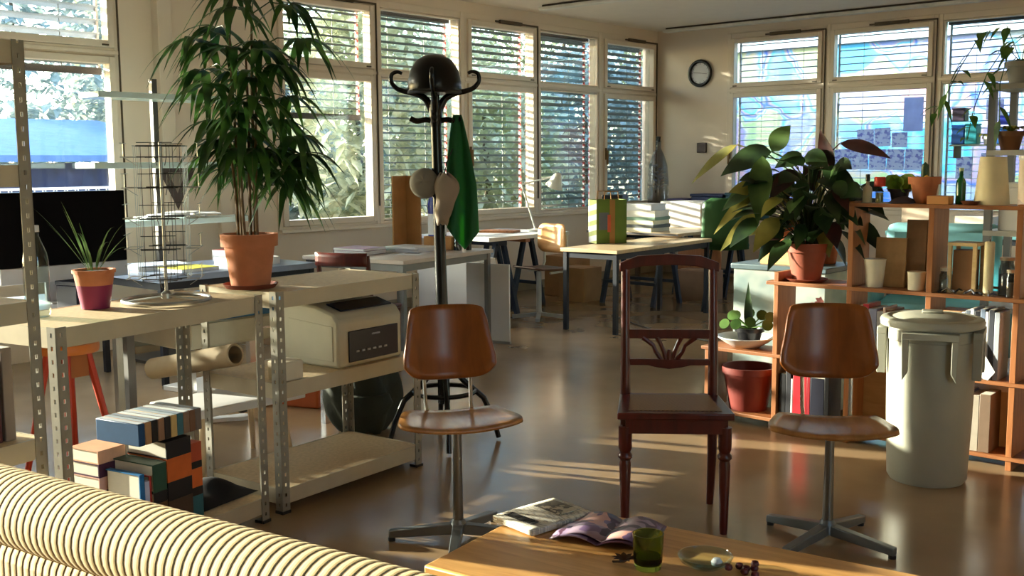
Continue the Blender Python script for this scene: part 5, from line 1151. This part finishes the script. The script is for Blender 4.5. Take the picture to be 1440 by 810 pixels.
# blue tray table, cluttered desk further back
frame_table('grey table with papers between the computer desk and the windows', (.75, 3.55, 0), R(0), .8, 1.25, .70, M('blue_grey_top', (150, 166, 196), .4), deskdark, .04, .035, 'desk')
for k, (x, y, w, d, h, c, l) in enumerate(((.85, 3.7, .28, .36, .03, (190, 204, 232), 'pale blue paper stack on the grey table'), (1.1, 4.25, .3, .34, .05, (226, 226, 232), 'white paper stack on the grey table'), (1.2, 3.75, .25, .3, .02, (196, 190, 60), 'yellow green folder on the grey table'), (.85, 4.4, .25, .3, .08, (180, 90, 80), 'red topped paper stack at the far end of the grey table'))):
    o = thing('paper_stack', l, 'papers', (x, y, .7005), R(8*k-10), 'stacks on the grey table'); MB().b2((0, 0, 0), (w, d, h)).build('sheets', paperm, o); MB().b2((0, 0, h), (w, d, h+.003)).build('top_sheet', M('stk%d' % k, c, .6), o)
# large plotter with blue lid behind the right shelf
t = thing('plan_cabinet', 'low beige plan cabinet with a blue top behind the metal shelves', 'cabinet', (2.37, 2.74, 0), R(0))
MB().b2((0, 0, .52), (.75, .92, .65)).build('body', M('cabinet_beige', (190, 184, 164), .5), t, bevel=.006); MB().b2((-.02, -.02, .65), (.77, .94, .70)).build('blue_top', M('cabinet_blue', (34, 96, 140), .4), t, bevel=.006)
for k in range(1): o = MB().b2((.75, .03, .53+.115*k), (.765, .89, .64+.115*k)).build('drawer', M('cabinet_beige', (190, 184, 164), .5), t, bevel=.003); MB().b2((.765, .4, .58+.115*k), (.775, .52, .59+.115*k)).build('drawer_pull', chrome, o)
for x in (.04, .71):
    for y in (.05, .87): MB().b2((x-.02, y-.02, 0), (x+.02, y+.02, .52)).build('leg', chrome, t)
t = thing('white_side_table', 'low white table with splayed wooden legs behind the shelf posts', 'table', (3.2, 2.5, 0), R(0))
MB().b2((0, 0, .29), (.34, .62, .33)).build('table_top', whitem, t, bevel=.006)
for x in (.06, .28):
    for y in (.1, .5): MB().tube([(x, y, .29), (x+(.04 if x > .2 else -.06), y+(.05 if y > .3 else -.05), 0)], [.018, .012], 8).build('leg', M('beech', (206, 182, 146), .5), t)
t = thing('floor_board', 'big white sheet board lying flat on the floor behind the shelves', 'board', (2.1, 3.0, 0), R(10)); t.location = (1.55, 3.9, 0); MB().b2((0, -.4, .0), (.7, .9, .03)).build('panel', whitem, t, bevel=.003); MB().b2((-.004, -.404, .004), (0, .904, .026)).build('edge_strip', M('pull_grey', (150, 150, 146), .4), t)
# black shoe, rucksack
t = thing('black_shoe', 'single black shoe on the floor behind the shelf posts', 'shoe', (2.6, 3.3, 0), R(60))
so = smooth_outline([(-.13, .0), (-.11, .04), (0, .032), (.09, .045), (.14, .0), (.09, -.045), (0, -.032), (-.11, -.04)])
MB().prism(so, .0, .02).build('sole', paperm, t); MB().disc(so, lambda x, y: (x, y, .021+(.085 if x < -.02 else .085-.3*(x+.02))*max(0, 1-(y/.05)**2)**.5*max(0, 1-abs(x/.142)**6)), 6).build('upper', M('shoe_black', (24, 22, 24), .5), t)
t = thing('rucksack', 'dark green rucksack slumped on the floor behind the printer shelf', 'bag', (3.38, 3.62, 0), R(60))
rk = M('rucksack_cloth', (48, 52, 42), .85, var=.25, bump=.4, bscale=30)
m = MB()
def rs(u, v):
    a = 2*PI*u; r = (.2+.03*math.sin(3*a)+.02*math.sin(5*a+6*v))*math.sin(PI*min(.98, max(.03, v*.86+.10)))**.45
    return (r*1.0*math.cos(a), r*.68*math.sin(a), .005+.5*v+.012*math.sin(7*a+9*v)*(1-v))
m.grid(rs, 36, 22); m.build('bag_body', rk, t)
MB().lathe([(0, 0), (.1, .0), (.13, .05), (.11, .1), (0, .12)], (0, -.12, .12), 18, 1, .5).build('front_pocket', rk, t)
MB().tube([(.05, .1, .45), (.1, .16, .5), (-.1, .16, .5), (-.05, .1, .45)], .012, 6).build('carry_strap', blackplast, t)
t = thing('orange_case', 'low orange case on the floor beneath the plan cabinet', 'case', (2.55, 3.85, 0), R(20)); MB().b2((-.2, -.14, .0), (.2, .14, .2)).build('body', M('case_orange', (186, 92, 44), .6), t, bevel=.01); MB().tube([(-.06, 0, .198), (-.05, 0, .225), (.05, 0, .225), (.06, 0, .198)], .008, 6).build('grip', blackplast, t)
t = thing('red_cable', 'short red cable end lying on the floor behind the sofa', 'cable', (4.35, 2.05, 0), 0); t.location = (4.62, 2.12, .0); MB().tube([(-.12, 0, .012), (-.04, .03, .012), (.04, .0, .014), (.12, .02, .012)], .011, 8).build('cable', M('red_rubber', (190, 40, 40), .5), t); MB().cyl((.12, .02, .012), (.16, .03, .012), .012, n=8).build('plug', blackplast, t)
t = thing('power_cable', 'thin dark cable running across the floor before the corner', 'cable', (2.3, 7.4, 0), 0); t.location = (0, 0, 0); MB().tube([(1.9, 7.9, .006), (2.4, 7.55, .006), (2.75, 7.35, .006), (3.3, 7.2, .006), (3.9, 7.05, .006), (4.4, 7.0, .006)], .006, 6).build('cable', blackplast, t); MB().b2((4.4, 6.97, 0), (4.62, 7.03, .04)).build('socket_strip', paperm, t)

# further tables behind the rack on the right
frame_table('long teal topped bench along the back windows behind the rack', (3.9, 9.2, 0), 0, 2.4, .75, .78, M('teal_top', (120, 180, 190), .35), deskdark, .035, .04, 'bench_table')
for k, (x, y, w, d, h, c, l) in enumerate(((4.0, 9.3, .3, .3, .22, (190, 170, 150), 'tan carton left on the teal bench'), (4.4, 9.35, .35, .3, .14, (222, 206, 190), 'pale flat carton on the teal bench'), (4.9, 9.3, .25, .3, .30, (60, 70, 90), 'slate carton on the teal bench'), (5.3, 9.3, .4, .3, .2, (214, 214, 220), 'white carton right on the teal bench'))):
    o = thing('cardboard_box', l, 'box', (x, y, .7805), 0, 'cartons on the teal bench'); MB().b2((0, 0, 0), (w, d, h)).build('carton', M('tc%d' % k, c, .7), o, bevel=.003); MB().b2((0, d*.45, h), (w, d*.55, h+.001)).build('tape', M('tape', (190, 160, 120), .4), o)
t = thing('teal_armchair', 'pale teal upholstered armchair behind the rack on the right', 'armchair', (5.0, 7.4, 0), R(15))
tq = M('teal_fabric', (120, 176, 184), .85)
MB().b2((-.38, -.35, .12), (.38, .3, .44)).build('seat', tq, t, bevel=.05); MB().b2((-.38, .22, .445), (.38, .4, .95)).build('backrest', tq, t, bevel=.06)
for sx in (-1, 1): MB().b2((sx*.39, -.35, .12), (sx*.5, .36, .62)).build('armrest', tq, t, bevel=.04)
for x in (-.3, .3):
    for y in (-.28, .25): MB().cyl((x, y, 0), (x, y, .13), .018, .024, 10).build('leg', blackm, t)

# ================================================================== light and camera
az = (-.945, -.33); EL = R(10.5)
S = Vector((az[0]*math.cos(EL), az[1]*math.cos(EL), math.sin(EL)))
ld = bpy.data.lights.new('sun', 'SUN'); ld.energy = SUN_E; ld.color = (1, .85, .69); ld.angle = R(.6)
lo = bpy.data.objects.new('sun', ld); COL.objects.link(lo); lo.rotation_euler = S.to_track_quat('Z', 'Y').to_euler()
w = bpy.data.worlds.new('world'); SC.world = w; w.use_nodes = True; nt = w.node_tree
bg = nt.nodes['Background']; sky = N(nt, 'ShaderNodeTexSky'); sky.sky_type = 'NISHITA'; sky.sun_disc = False
sky.sun_elevation = R(22); sky.sun_rotation = math.atan2(S.x, S.y); sky.air_density = 1; sky.dust_density = 1.5; sky.ozone_density = 1.2
nt.links.new(sky.outputs[0], bg.inputs['Color']); bg.inputs['Strength'].default_value = SKY_E
cd = bpy.data.cameras.new('camera'); cam = bpy.data.objects.new('camera', cd); COL.objects.link(cam); SC.camera = cam
cd.sensor_width = 36; cd.lens = 1500/1440*36; cd.clip_start = .05; cd.clip_end = 200
yw, p, r = R(41.04), R(6.73), R(-.383)
f = Vector((-math.sin(yw)*math.cos(p), math.cos(yw)*math.cos(p), -math.sin(p))); rt = Vector((math.cos(yw), math.sin(yw), 0)); up = rt.cross(f)
RT = math.cos(r)*rt+math.sin(r)*up; UP = -math.sin(r)*rt+math.cos(r)*up
cam.matrix_world = Matrix(((RT.x, UP.x, -f.x, 7.565), (RT.y, UP.y, -f.y, 0), (RT.z, UP.z, -f.z, 1.4), (0, 0, 0, 1)))
vs = SC.view_settings; vs.view_transform = 'Standard'; vs.look = 'None'; vs.gamma = 1; vs.use_curve_mapping = False; vs.exposure = EXPO
SC.cycles.max_bounces = 10; SC.cycles.diffuse_bounces = 5; SC.cycles.glossy_bounces = 4; SC.cycles.transparent_max_bounces = 16; SC.cycles.transmission_bounces = 6
SC.cycles.sample_clamp_indirect = 6; SC.cycles.caustics_reflective = False; SC.cycles.caustics_refractive = False; SC.cycles.use_denoising = True
